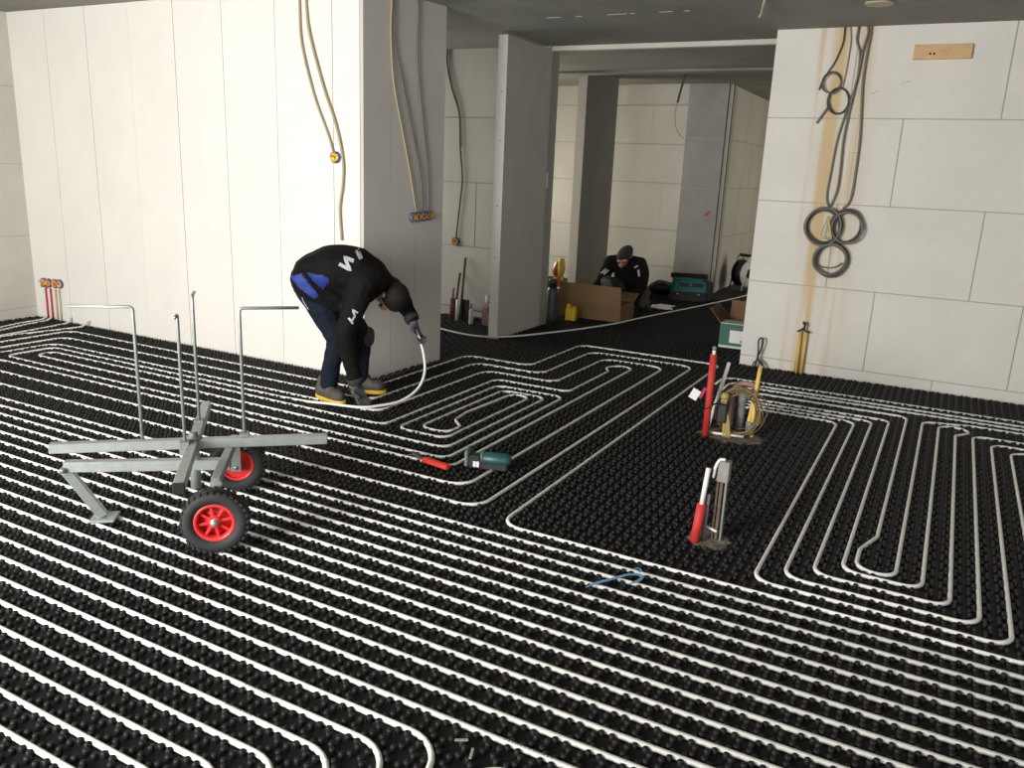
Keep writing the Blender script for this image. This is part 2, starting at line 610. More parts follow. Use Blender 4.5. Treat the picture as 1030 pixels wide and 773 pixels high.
hand_pipe = [p1(0.470, 0.07, 0.47), p1(0.500, 0.055, 0.40), p1(0.525, 0.02, 0.29), p1(0.522, -0.03, 0.19), p1(0.47, -0.09, 0.105),
             p1(0.36, -0.16, 0.05), p1(0.22, -0.205, 0.034), p1(0.10, -0.21, 0.028), Vector((-3.35, 3.86, 0.022)),
             Vector((-3.5, 3.845, 0.012)), Vector((-3.7, snap(0, 3.845)[1], PZ))]
hand_pipe = spline(hand_pipe, 5)
floor_pipe([tuple(p) for p in hand_pipe] +
           [(-6.085, 3.845), (-6.085, 3.455), (-2.195, 3.455), (-2.195, 4.965), (-2.70, 4.965), (-2.70, 3.725), (-2.38, 3.725),
            (-2.38, 4.81), (-2.535, 4.81), (-2.55, 4.24), (-2.51, 4.07), (-2.425, 3.98), (-2.44, 3.83), (-2.62, 3.825), (-2.62, 4.88),
            (-2.285, 4.88), (-2.285, 3.60), (-5.95, 3.60), (-5.95, 3.745), (-2.80, 3.745), (-2.80, 5.10), (-2.232, 5.10),
            (-2.232, 5.86), (-2.30, 5.97), (-2.22, 6.10), (-2.105, 6.08), (-2.105, 3.36), (-6.0, 3.36), (-6.0, FRONT)],
           'white heating pipe lifted by the bent worker, then coiling into the middle spiral', 0.072)
ORD = ['first', 'second', 'third', 'fourth', 'fifth', 'sixth', 'seventh', 'eighth', 'ninth', 'tenth', 'eleventh', 'twelfth', 'thirteenth']
for k, n in enumerate(range(18, 5, -1)):
    xl = -5.78 + 0.0925 * (18 - n)
    mk = {8: [(-1.05, -0.90, gy(8))], 6: [(-0.86, -0.72, gy(6))], 16: [(-2.2, -2.06, gy(16))]}.get(n, ())
    floor_pipe([(xl, FRONT), (xl, gy(n)), (3.3, gy(n))],
               'straight full-width white pipe, %s one counted from the middle spiral towards the viewer' % ORD[k], 0.09, mk,
               'straight runs in the foreground')
CURV = ['outermost', 'second', 'third', 'fourth', 'fifth', 'sixth', 'seventh', 'innermost']
for k, n in enumerate(range(5, -3, -1)):
    xl = -5.78 + 0.0925 * (18 - n)
    xr = -0.985 - 0.092 * k
    mk = {4: [(-1.62, -1.5, gy(4))], 1: [(-1.9, -1.8, gy(1))], 3: [(-1.6, -1.5, gy(3))]}.get(n, ())
    floor_pipe([(xl, FRONT), (xl, gy(n)), (xr, gy(n)), (xr, FRONT)],
               'white pipe curving towards the viewer at the bottom edge, %s of the nested curves' % CURV[k], 0.13, mk,
               'curved runs at the bottom left')
floor_pipe([(-0.885, FRONT), (-0.885, gy(5)), (3.3, gy(5))], 'white pipe just showing at the bottom edge beside wood chips', 0.1)
# right hand field
E_ = 3.3
floor_pipe([(-1.42, 6.0), (-1.42, 6.26), (E_, 6.26)], 'white pipe running closest to the stained block wall', 0.1)
floor_pipe([(-1.335, 5.75), (-1.335, 6.14), (E_, 6.14)], 'second white pipe from the stained block wall', 0.1)
floor_pipe([(-1.22, 5.7), (-1.22, 6.045), (E_, 6.045)], 'third white pipe from the stained block wall', 0.1)
floor_pipe([(-1.12, 5.55), (-1.12, 5.91), (-0.103, 5.91), (-0.103, 3.70), (-0.150, 3.52), (-0.148, 3.32), (-0.004, 3.31),
            (-0.004, 5.85), (0.12, 5.88), (0.3, 5.94), (E_, 5.94)],
           'white pipe with a bulged lower end in the middle of the right hand field', 0.075)
floor_pipe([(-1.1, 5.645), (-0.293, 5.645), (-0.293, 3.175), (0.187, 3.175), (0.187, 5.64), (0.27, 5.77), (0.2, 5.86), (0.092, 5.80),
            (0.092, 3.27), (-0.197, 3.27), (-0.197, 5.735), (-1.1, 5.735)],
           'white pipe making a narrow hairpin loop in the right hand field', 0.07)
floor_pipe([(-1.1, 5.56), (-0.389, 5.56), (-0.389, 3.08), (0.284, 3.08), (0.284, 5.72), (E_, 5.74)],
           'white pipe forming the second U of the right hand field', 0.08)
floor_pipe([(-1.1, 5.48), (-0.485, 5.48), (-0.485, gy(20)), (0.386, gy(20)), (0.386, 5.565), (E_, 5.58)],
           'white pipe forming the outermost U of the right hand field', 0.08)
# four pipes that rise into the wall at the far left corner
for pts, lb in (([(-7.1, FRONT), (-7.1, 3.9), (-7.17, 4.2), (-7.21, 4.46), (-7.212, 4.50, 0.03)], 'nearest the shaded block wall'),
                ([(-6.96, FRONT), (-6.96, 3.85), (-7.06, 4.2), (-7.14, 4.46), (-7.14, 4.50, 0.03)], 'second from the shaded block wall'),
                ([(-6.84, FRONT), (-6.80, 3.8), (-6.84, 4.2), (-6.905, 4.48), (-6.908, 4.535, 0.05)], 'third from the shaded block wall'),
                ([(-6.75, FRONT), (-6.75, 3.9), (-6.68, 4.2), (-6.654, 4.46), (-6.654, 4.535, 0.05)], 'fourth from the shaded block wall')):
    floor_pipe(pts, 'white pipe rising into the far left corner, ' + lb, 0.1, group='pipes rising in the far left corner')
# loose pipe lying on top of the knobs in the passage
loose = spline([(-4.9, 6.75, 0.033), (-4.14, 6.38, 0.033), (-3.58, 6.345, 0.033), (-3.22, 6.95, 0.033), (-2.955, 7.7, 0.033), (-2.86, 8.2, 0.033),
                (-2.76, 8.7, 0.033), (-2.52, 9.85, 0.033), (-2.33, 10.98, 0.033), (-2.25, 12.2, 0.033)], 8)
tag(tube('loose_pipe', loose, 0.0085, M_PIPE), 'loose white pipe lying across the passage floor', 'pipe')

# ------------------------------------------------------------------ knobbed mat
fl = bpy.data.objects['floor']
floor_pieces = []
bm = bmesh.new()
for x0, x1, y0, y1 in ((-7.415, 3.49, -2.05, 4.55), (-3.495, 3.49, 4.55, 6.845), (-6.59, -3.495, 5.38, 7.225), (-3.54, -1.445, 6.845, 14.15),
                       (-3.495, -3.495 + 0.0, 0, 0), (-6.39, -3.54, 7.41, 11.09), (-1.445, 0.99, 7.06, 14.15)):
    if x1 - x0 < 0.01:
        continue
    vv = [bm.verts.new(p) for p in ((x0, y0, 0), (x1, y0, 0), (x1, y1, 0), (x0, y1, 0))]
    f = bm.faces.new(vv)
    ex = bmesh.ops.extrude_face_region(bm, geom=[f])
    for g in ex['geom']:
        if isinstance(g, bmesh.types.BMVert):
            g.co.z = -0.028
link('base_sheet', bm_mesh('base_sheet', bm), M_MAT, fl)['label'] = 'black moulded mat sheet'
PATCHES = [(-1.01, 4.80, 0.20, 0.16), (-0.735, 3.27, 0.10, 0.10)]


def build_knobs():
    xs = np.arange(-78, 36)
    ys = np.arange(-14, 100)
    cxs = (xs + 0.5) * PX
    cys = Y0 + (ys + 0.5) * PY
    gx, gyy = np.meshgrid(cxs, cys)
    cx, cy = gx.ravel(), gyy.ravel()
    a, b = 0.0155, 0.0315
    off = np.array([(sx * a, sy * b) for sx in (-1, 1) for sy in (-1, 1)] + [(sx * b, sy * a) for sx in (-1, 1) for sy in (-1, 1)])
    x = (cx[:, None] + off[None, :, 0]).ravel()
    y = (cy[:, None] + off[None, :, 1]).ravel()
    # inside the rooms
    ok = ((x > -7.405) & (x < 3.4) & (y < 4.545)) | ((x > -3.485) & (x < 3.4) & (y < 6.835)) | \
         ((x > -6.0) & (x <= -3.485) & (y > 5.39) & (y < 7.215)) | ((x > -3.53) & (x < -1.455) & (y < 10.97)) | \
         ((x > -5.2) & (x < -3.53) & (y > 7.42) & (y < 11.08))
    ok &= ~((x > -3.64) & (x < -3.535) & (y > 6.39) & (y < 7.42))
    ok &= ~((x > -4.18) & (x < -4.05) & (y > 9.27) & (y < 10.4))
    # in or near the view
    dx, dy = x, y
    dz = -CAM_H
    vx = dx * CR.x + dy * CR.y + dz * CR.z
    vy = dx * CU.x + dy * CU.y + dz * CU.z
    vz = dx * CF.x + dy * CF.y + dz * CF.z
    ok &= vz > 0.3
    px = 515 + F_PX * vx / np.maximum(vz, 0.3)
    py = 386.5 - F_PX * vy / np.maximum(vz, 0.3)
    ok &= (px > -260) & (px < 1290) & (py < 1010)
    x, y = x[ok], y[ok]
    # off the concrete patches
    keep = np.ones(len(x), bool)
    for pxx, pyy, rx, ry in PATCHES:
        keep &= ((x - pxx) / rx) ** 2 + ((y - pyy) / ry) ** 2 > 1.0
    x, y = x[keep], y[keep]
    # clear of the pipes
    keep = np.ones(len(x), bool)
    lim = PR + 0.0055
    for path in PIPE_PATHS:
        for p, q in zip(path[:-1], path[1:]):
            if min(p.z, q.z) > 0.03:
                continue
            sel = np.nonzero((x > min(p.x, q.x) - 0.03) & (x < max(p.x, q.x) + 0.03) & (y > min(p.y, q.y) - 0.03) & (y < max(p.y, q.y) + 0.03))[0]
            if len(sel) == 0:
                continue
            ex_, ey_ = q.x - p.x, q.y - p.y
            l2 = ex_ * ex_ + ey_ * ey_ + 1e-12
            t = np.clip(((x[sel] - p.x) * ex_ + (y[sel] - p.y) * ey_) / l2, 0, 1)
            d = np.hypot(x[sel] - p.x - t * ex_, y[sel] - p.y - t * ey_)
            keep[sel[d < lim]] = False
    x, y = x[keep], y[keep]
    dist = np.hypot(x, y)
    rs = np.random.RandomState(3)
    lods = [(0, 3.0, 8, [(0.0088, 0.0), (0.0095, 0.0110), (0.0080, 0.0152), (0.0046, 0.0168)]),
            (3.0, 5.4, 6, [(0.0090, 0.0), (0.0093, 0.0122), (0.0060, 0.0166)]),
            (5.4, 99, 5, [(0.0094, 0.0), (0.0078, 0.0164)])]
    V, Fq, Fn = [], [], []
    base = 0
    loops, starts, totals = [], [], []
    for d0, d1, n, prof in lods:
        s = (dist >= d0) & (dist < d1)
        X, Y = x[s], y[s]
        K = len(X)
        if K == 0:
            continue
        an = np.arange(n) * 2 * np.pi / n + 0.3
        ring = np.concatenate([np.stack([np.cos(an) * r, np.sin(an) * r, np.full(n, h)], 1) for r, h in prof])
        m_ = len(ring)
        P = np.empty((K, m_, 3))
        tx, ty = rs.normal(0, 0.0006, K), rs.normal(0, 0.0006, K)
        hs = 1 + rs.normal(0, 0.05, K)
        P[:, :, 2] = ring[None, :, 2] * hs[:, None]
        P[:, :, 0] = X[:, None] + ring[None, :, 0] + tx[:, None] * (ring[None, :, 2] / 0.02)
        P[:, :, 1] = Y[:, None] + ring[None, :, 1] + ty[:, None] * (ring[None, :, 2] / 0.02)
        V.append(P.reshape(-1, 3))
        idx = []
        for r_ in range(len(prof) - 1):
            for k in range(n):
                idx.append((r_ * n + k, r_ * n + (k + 1) % n, (r_ + 1) * n + (k + 1) % n, (r_ + 1) * n + k))
        quad = np.array(idx)
        top = np.array([(len(prof) - 1) * n + k for k in range(n)])
        b0 = base + np.arange(K) * m_
        loops.append((b0[:, None, None] + quad[None]).reshape(-1))
        totals.append(np.full(K * len(quad), 4))
        loops.append((b0[:, None] + top[None]).reshape(-1))
        totals.append(np.full(K, n))
        base += K * m_
    V = np.concatenate(V)
    loops = np.concatenate(loops).astype(np.int32)
    totals = np.concatenate(totals).astype(np.int32)
    starts = np.concatenate([[0], np.cumsum(totals)[:-1]]).astype(np.int32)
    me = bpy.data.meshes.new('knobs')
    me.vertices.add(len(V))
    me.vertices.foreach_set('co', V.ravel().astype(np.float32))
    me.loops.add(len(loops))
    me.loops.foreach_set('vertex_index', loops)
    me.polygons.add(len(totals))
    me.polygons.foreach_set('loop_start', starts)
    me.update(calc_edges=True)
    me.validate()
    o = link('knobs', me, M_KNOB, fl)
    o['kind'] = 'stuff'
    print('knobs', len(x), 'verts', len(V))


build_knobs()


def patch_mesh(cx, cy, rx, ry, z, seed):
    rr = random.Random(seed)
    n = 26
    ring0 = [(cx + rx * (1 + rr.uniform(-.18, .12)) * math.cos(2 * math.pi * k / n), cy + ry * (1 + rr.uniform(-.18, .12)) * math.sin(2 * math.pi * k / n)) for k in range(n)]
    v = [(p[0], p[1], 0.0005) for p in ring0] + [(cx + (p[0] - cx) * .85, cy + (p[1] - cy) * .85, z + rr.uniform(-.002, .003)) for p in ring0] + [(cx, cy, z)]
    f = [(k, (k + 1) % n, n + (k + 1) % n, n + k) for k in range(n)] + [(n + k, n + (k + 1) % n, 2 * n) for k in range(n)]
    return mesh_from('concrete_patch', v, f)


fl = bpy.data.objects['floor']
for i_, (a, b, c, d) in enumerate(PATCHES):
    link('concrete_patch', patch_mesh(a, b, c * 0.98, d * 0.98, 0.006, i_), M_PATCH, fl)['label'] = 'dusty patch of bare concrete around the risers'

cl = bpy.data.objects['ceiling']
rq = random.Random(2)
xx = -3.35
while xx < 0.2:
    w_ = rq.uniform(0.03, 0.16)
    if rq.random() < 0.6:
        box('plaster_drip', xx, xx + w_, 5.952 + rq.uniform(-.004, .004), 5.958 + rq.uniform(0, .008), CEIL - 0.0025, CEIL, M_GREYBOARD, cl)
    xx += w_ + rq.uniform(0.02, 0.2)
wr = bpy.data.objects['wall_right']
for a_, b_, c_, d_ in ((-0.52, 2.23, -0.46, 2.255), (-0.72, 2.16, -0.66, 2.185), (-0.80, 1.74, -0.72, 1.75)):
    link('scratch', bar_mesh('scratch', (a_, 6.8492, b_), (c_, 6.8492, d_), 0.004, 0.004, up=(0, 1, 0), bevel=0), M_JOINT, wr)

pier = bpy.data.objects['wall_back_pier']
for dx_, dz_, w_ in ((0, 0, 0.05), (0.02, 0.03, 0.03), (-0.015, -0.02, 0.035)):
    box('red_mark', -2.95 + dx_ - w_ / 2, -2.95 + dx_ + w_ / 2, 10.976, 10.979, 1.06 + dz_ - 0.008, 1.06 + dz_ + 0.008, M_RED, pier)

# ------------------------------------------------------------------ pipe decoiler cart
W1, W2 = Vector((-2.345, 2.049, 0)), Vector((-2.742, 2.540, 0))
AX = (W2 - W1).normalized()
FW = Vector((-AX.y, AX.x, 0))            # towards the support foot
MID = (W1 + W2) / 2
ZG = 0.0195
M_TYRE = mat('black_rubber', (0.02, 0.02, 0.021), 0.75, var=0.3, scale=40)
M_RIM = mat('red_rim', (0.62, 0.03, 0.03), 0.4)
M_GALV_D = mat('dull_zinc', (0.28, 0.30, 0.29), 0.5, metal=0.6, var=0.25, scale=18)
cart = thing('decoiler_cart', 'galvanised pipe decoiler cart with two red-rimmed wheels and four bent rods', 'cart', (MID.x, MID.y, 0))


def at(fw, ax_, z):
    return MID + FW * fw + AX * ax_ + Vector((0, 0, z))


def wheel(c, side):
    """c hub centre, side: +1/-1 outward along the axle"""
    ax_ = AX * side
    R = 0.127
    w = 0.036
    prof = [(R - 0.052, -w * .75), (R - 0.03, -w), (R - 0.012, -w * .95), (R - 0.002, -w * .62), (R, 0), (R - 0.002, w * .62), (R - 0.012, w * .95),
            (R - 0.03, w), (R - 0.052, w * .75)]
    t = lathe('tyre', prof, c, M_TYRE, cart, axis=ax_, n=40, closed_prof=True)
    u = Vector((0, 0, 1))
    v = ax_.cross(u)
    bm = bmesh.new()
    for k in range(32):
        an = 2 * math.pi * k / 32
        d = u * math.cos(an) + v * math.sin(an)
        tg = ax_.cross(d)
        for s_ in (-1, 1):
            bm_obox(bm, c + d * (R - 0.004) + ax_ * s_ * 0.021 + tg * s_ * 0.004, d, tg, ax_, 0.0045, 0.0068, 0.012)
    link('tread', bm_mesh('tread', bm), M_TYRE, t)
    rim = lathe('rim', [(0.078, -0.024), (0.080, 0.026), (0.072, 0.030), (0.064, 0.026), (0.062, 0.012), (0.062, -0.012), (0.066, -0.024)], c, M_RIM, cart,
                axis=ax_, n=40, closed_prof=True)
    lathe('dish', [(0.064, -0.012), (0.064, -0.006), (0.02, 0.0)], c, M_RIM, cart, axis=ax_, n=32)
    for k in range(8):
        an = 2 * math.pi * k / 8 + 0.2
        d = u * math.cos(an) + v * math.sin(an)
        link('spoke', bar_mesh('spoke', c + d * 0.02 + ax_ * 0.012, c + d * 0.066 + ax_ * 0.012, 0.011, 0.012, up=ax_, bevel=0.002), M_RIM, rim)
    lathe('hub', [(0.028, -0.03), (0.028, 0.016), (0.022, 0.022), (0.022, 0.0225)], c, M_RIM, cart, axis=ax_, n=20)
    lathe('axle_nut', [(0.017, 0.022), (0.017, 0.027), (0.011, 0.028), (0.011, 0.038), (0.006, 0.041)], c, M_STEEL, cart, axis=ax_, n=10)


hub1 = W1 + Vector((0, 0, 0.127 + ZG)) - AX * 0.0
hub2 = W2 + Vector((0, 0, 0.127 + ZG))
wheel(hub1, -1)
wheel(hub2, 1)
# axle yoke: cross bar over the wheels with drop plates
link('cross_bar', bar_mesh('cross_bar', at(0.0, -0.265, 0.285), at(0.0, 0.265, 0.285), 0.035, 0.035), M_STEEL, cart)
for s_, hub in ((-1, hub1), (1, hub2)):
    b = hub - AX * s_ * 0.052
    link('drop_plate', bar_mesh('drop_plate', b + Vector((0, 0, -0.02)), Vector((b.x, b.y, 0.285)), 0.045, 0.008, up=AX, bevel=0.001), M_STEEL, cart)
    tube('stub_axle', [b - AX * s_ * 0.01, hub], 0.009, M_STEEL, cart, 10)
# main beam and swinging support leg
link('main_beam', bar_mesh('main_beam', at(-0.018, 0, 0.262), at(0.625, 0, 0.268), 0.04, 0.045), M_STEEL, cart)
lg = link('support_leg', bar_mesh('support_leg', at(0.62, 0.0, 0.25), at(0.505, 0.03, 0.035), 0.04, 0.04), M_STEEL, cart)
link('foot_plate', bar_mesh('foot_plate', at(0.45, 0.03, 0.026), at(0.55, 0.03, 0.026), 0.10, 0.012), M_STEEL, lg)
tube('hinge_bolt', [at(0.625, -0.035, 0.258), at(0.625, 0.035, 0.258)], 0.012, M_GALV_D, cart, 8)
tube('pivot_post', [at(0.124, 0, 0.16), at(0.124, 0, 0.356)], 0.021, M_STEEL, cart, 14)
# turning cross
CC = at(0.124, 0, 0.356)
A1 = Vector((0.745, 0.667, 0)).normalized()
A2 = Vector((-0.685, 0.729, 0)).normalized()
link('cross_arm', bar_mesh('cross_arm', CC - A1 * 0.54, CC + A1 * 0.54, 0.04, 0.04), M_STEEL, cart)
for a_, b_ in ((-0.50, -0.021), (0.021, 0.565)):
    link('cross_arm', bar_mesh('cross_arm', CC + A2 * a_, CC + A2 * b_, 0.04, 0.04), M_STEEL, cart)
link('end_cap', bar_mesh('end_cap', CC - A2 * 0.508, CC - A2 * 0.498, 0.043, 0.043), M_BLACK, cart)
lathe('pivot_cap', [(0.034, 0.02), (0.034, 0.028), (0.018, 0.03), (0.018, 0.045), (0.008, 0.048)], CC, M_GALV_D, cart, n=12)


def rod(base, top_z, outdir, length, rise, clamp=True):
    p = [base + Vector((0, 0, -0.045)), Vector((base.x, base.y, top_z)), Vector((base.x, base.y, top_z + rise)) + outdir * length]
    tube('holding_rod', fillet(p, 0.015, 5), 0.0066, M_STEEL, cart, 8)
    if clamp:
        bm = bmesh.new()
        bm_obox(bm, base + Vector((0, 0, 0.004)), A1, A2, (0, 0, 1), 0.02, 0.024, 0.027)
        bmesh.ops.bevel(bm, geom=bm.edges[:], offset=0.003, segments=1, affect='EDGES')
        link('rod_clamp', bm_mesh('rod_clamp', bm), M_GALV_D, cart)


rod(CC - A1 * 0.20 + A2 * 0.028, 0.920, -A1, 0.235, 0.002, False)
rod(CC + A1 * 0.20 + A2 * 0.028, 0.916, A1, 0.235, 0.002)
rod(CC - A2 * 0.06 - A1 * 0.026, 0.905, -A2, 0.075, 0.0)
rod(CC + A2 * 0.235, 0.932, A2, 0.085, 0.004)

# ------------------------------------------------------------------ risers in the floor
r = thing('riser_pipe', 'tall red foam sleeved riser pipe with a bare white tip', 'pipe', (-1.14, 4.70, 0))
tube('foam_sleeve', [(-1.14, 4.70, 0.0), (-1.14, 4.70, 0.51)], 0.021, M_RED, r, 14)
tube('pipe_tip', [(-1.14, 4.70, 0.50), (-1.14, 4.70, 0.54)], 0.010, M_WHITE, r, 10)
lathe('cap', [(0.012, 0.535), (0.012, 0.552), (0.006, 0.558)], (-1.14, 4.70, 0), M_GREY, r, n=10)
tube('binding_wire', spline([(-1.12 + 0.045 * math.cos(a), 4.70 + 0.03 * math.sin(a), 0.20 + 0.03 * math.cos(a)) for a in [k * math.pi / 6 for k in range(13)]], 3), 0.003, M_BLACK, r, 6)
bmt = bmesh.new()
bm_obox(bmt, (-1.225, 4.685, 0.255), (0.75, 0.1, -0.35), (0, 1, 0), (0.35, 0, 0.75), 0.03, 0.0008, 0.04)
link('paper_tag', bm_mesh('paper_tag', bmt), M_WHITE, r)
bmt = bmesh.new()
bm_obox(bmt, (-1.18, 4.69, 0.27), (0.75, 0.1, -0.35), (0, 1, 0), (0.35, 0, 0.75), 0.012, 0.001, 0.045)
link('tag_stripe', bm_mesh('tag_stripe', bmt), mat('dark_red_tape', (0.35, 0.03, 0.08), 0.5), r)
tag(tube('slanted_stick', [(-1.165, 4.83, 0.0), (-1.075, 4.83, 0.445)], 0.0115, M_WHITE, None, 10), 'white plastic tube leaning beside the red riser', 'tube')
c = thing('conduit_pair', 'two taped yellow conduits rising from the floor patch', 'conduit', (-0.915, 4.86, 0))
tube('conduit', [(-0.925, 4.86, 0.0), (-0.925, 4.86, 0.10), (-0.905, 4.865, 0.30), (-0.898, 4.87, 0.435)], 0.0125, M_YELLOW, c, 10)
tube('conduit', [(-0.897, 4.85, 0.0), (-0.90, 4.85, 0.10), (-0.903, 4.845, 0.27)], 0.0125, M_YELLOW, c, 10)
lathe('grey_tape', [(0.029, 0.045), (0.029, 0.095), (0.026, 0.097)], (-0.912, 4.855, 0), M_GREY, c, n=14)
k = thing('wire_coil', 'coil of thin yellow wire looped around the yellow conduits', 'wire coil', (-0.97, 4.80, 0))
rr = random.Random(4)
for q in range(14):
    cx_, cz_ = -0.975 + rr.uniform(-.02, .02), 0.155 + rr.uniform(-.012, .012)
    rx_, rz_ = 0.125 + rr.uniform(-.025, .02), 0.135 + rr.uniform(-.02, .012)
    ph = rr.uniform(0, 6)
    pts = [(cx_ + rx_ * math.cos(a), 4.785 + 0.02 * math.sin(a + ph) + 0.004 * q - .0, max(0.012, cz_ + rz_ * math.sin(a))) for a in [2 * math.pi * j / 28 for j in range(28)]]
    tube('strand', pts, 0.0024, mat('ochre_wire', (0.27, 0.21, 0.07), 0.5) if q % 3 else mat('brown_wire', (0.14, 0.085, 0.055), 0.5), k, 5, closed=True)
tube('strand', spline([(-0.85, 4.81, 0.10), (-0.81, 4.80, 0.18), (-0.83, 4.79, 0.26), (-0.93, 4.79, 0.31), (-1.03, 4.78, 0.28)], 5), 0.0028, mat('brown_wire', (0.14, 0.085, 0.055), 0.5), k, 5)
d = thing('conduit_bend', 'bent yellow conduit bundle beside the red riser', 'conduit', (-1.06, 4.76, 0))
for q in range(3):
    tube('conduit', spline([(-1.045 + 0.018 * q, 4.755, 0.0), (-1.05 + 0.012 * q, 4.755, 0.11), (-1.075 + 0.01 * q, 4.76, 0.20), (-1.07 + 0.012 * q, 4.765, 0.245)], 5), 0.0095, mat('dull_gold_conduit', (0.38, 0.29, 0.10), 0.6), d, 8)
lathe('sealed_end', [(0.024, 0.235), (0.026, 0.26), (0.014, 0.275)], (-1.062, 4.765, 0), mat('dull_gold_conduit', (0.38, 0.29, 0.10), 0.6), d, n=12)
box('dark_wrap', -1.095, -1.035, 4.735, 4.79, 0.09, 0.21, M_BLACK, d, 0.008)
g = thing('drain_stub', 'grey drain stub with a cap behind the wire coil', 'pipe', (-0.985, 4.90, 0))
lathe('pipe_body', [(0.022, 0.0), (0.022, 0.20)], (-0.985, 4.90, 0), M_GREY, g, n=16)
lathe('cap', [(0.028, 0.20), (0.029, 0.28), (0.024, 0.287), (0.01, 0.288)], (-0.985, 4.90, 0), mat('mid_grey', (0.30, 0.30, 0.29), 0.5), g, n=16)
tag(tube('copper_pipe', spline([(-1.06, 4.97, 0.005), (-1.06, 4.97, 0.22), (-1.03, 4.965, 0.29), (-0.96, 4.96, 0.30), (-0.90, 4.96, 0.285)], 6), 0.017, mat('reddish_pipe', (0.30, 0.17, 0.14), 0.6), None, 10),
    'reddish brown pipe bent over behind the wire coil', 'pipe')
tag(tube('floor_batten', [(-1.13, 4.74, 0.02), (-0.93, 4.775, 0.02)], 0.008, M_WHITE, None, 8), 'short white tube lying on the rear concrete patch', 'tube')
# front riser group
f = thing('riser_pipe', 'short red foam sleeved riser with a long white tip in the foreground', 'pipe', (-0.775, 3.22, 0))
tube('foam_sleeve', [(-0.778, 3.215, 0.0), (-0.766, 3.225, 0.175)], 0.0205, M_RED, f, 14)
tube('pipe_tip', [(-0.767, 3.225, 0.16), (-0.756, 3.235, 0.335)], 0.0105, M_WHITE, f, 12)
tube('grey_sleeve', [(-0.752, 3.25, 0.0), (-0.746, 3.25, 0.215)], 0.008, M_GREY, f, 8)
M_DUST = mat('dusty_brown_steel', (0.15, 0.12, 0.09), 0.8, metal=0.2, var=0.4, scale=50)
p = thing('steel_profile', 'upright slotted steel profile behind the short red riser', 'steel profile', (-0.70, 3.29, 0))
for nm, x0, x1, y0, y1, z1, mm in (('web', -0.724, -0.682, 3.306, 3.310, 0.36, M_DUST), ('flange', -0.724, -0.717, 3.275, 3.310, 0.36, M_DUST), ('flange', -0.690, -0.682, 3.275, 3.310, 0.355, M_GALV_D)):
    box(nm, x0, x1, y0, y1, 0.0, z1, mm, p)
box('collar', -0.728, -0.678, 3.270, 3.314, 0.27, 0.362, mat('dusty_zinc', (0.30, 0.28, 0.25), 0.7, metal=0.2, var=0.3, scale=50), p, 0.003)
box('rusty_insert', -0.712, -0.70, 3.28, 3.30, 0.0, 0.34, mat('rusty_steel', (0.16, 0.10, 0.07), 0.8, var=0.4, scale=60), p)
tube('bent_tube', spline([(-0.738, 3.258, 0.29), (-0.734, 3.262, 0.335), (-0.722, 3.275, 0.366), (-0.70, 3.28, 0.370)], 5), 0.0065, M_WHITE, p, 8)
tag(tube('cross_tube', [(-0.765, 3.29, 0.055), (-0.70, 3.265, 0.05)], 0.006, M_WHITE, None, 8), 'short white tube between short riser and steel profile', 'tube')

# ------------------------------------------------------------------ blue strap, tools
tie_pts = spline([(-1.0, 2.56, 0.024), (-0.975, 2.605, 0.028), (-0.93, 2.67, 0.031), (-0.895, 2.72, 0.034), (-0.86, 2.745, 0.032), (-0.845, 2.735, 0.03), (-0.848, 2.70, 0.03), (-0.87, 2.665, 0.026)], 5)


def ribbon(name, pts, w, t, material, parent=None, up=(0, 0, 1)):
    bm = bmesh.new()
    up = Vector(up)
    prev = None
    for i_, p_ in enumerate(pts):
        tg = (pts[min(i_ + 1, len(pts) - 1)] - pts[max(i_ - 1, 0)]).normalized()
        s_ = tg.cross(up).normalized()
        nn = s_.cross(tg)
        ww = w * (0.35 + 0.65 * min(1, i_ / 4, (len(pts) - 1 - i_) / 4))
        cur = [bm.verts.new(p_ + s_ * ww / 2 + nn * t / 2), bm.verts.new(p_ - s_ * ww / 2 + nn * t / 2), bm.verts.new(p_ - s_ * ww / 2 - nn * t / 2), bm.verts.new(p_ + s_ * ww / 2 - nn * t / 2)]
        if prev:
            for k_ in range(4):
                bm.faces.new((prev[k_], prev[(k_ + 1) % 4], cur[(k_ + 1) % 4], cur[k_]))
        else:
            bm.faces.new(cur)
        prev = cur
    bm.faces.new(prev)
    return link(name, bm_mesh(name, bm), material, parent)


M_BLUE = mat('blue_strap', (0.16, 0.34, 0.55), 0.35)
tag(ribbon('packing_strap', tie_pts, 0.013, 0.0016, M_BLUE), 'light blue plastic packing strap curled on the pipes', 'strap')
tag(ribbon('strap_offcut', spline([(-0.90, 2.80, 0.02), (-0.885, 2.812, 0.024), (-0.87, 2.80, 0.02), (-0.878, 2.79, 0.018)], 4), 0.006, 0.0012, M_BLUE), 'tiny blue offcut beside the packing strap', 'strap')

# cordless machine lying on its side
TL = Vector((-1.955, 3.455, 0.02))
tx = Vector((0.955, 0.295, 0)).normalized()
ty = Vector((-tx.y, tx.x, 0))
M_TEAL = mat('teal_plastic', (0.012, 0.075, 0.08), 0.4)
M_TEALD = mat('dark_plastic', (0.022, 0.024, 0.026), 0.5)
tool = thing('cordless_tool', 'teal and black cordless power tool lying on the pipes', 'power tool', (TL.x, TL.y, 0))


def tl(a, b, c_):
    return TL + tx * a + ty * b + Vector((0, 0, c_))


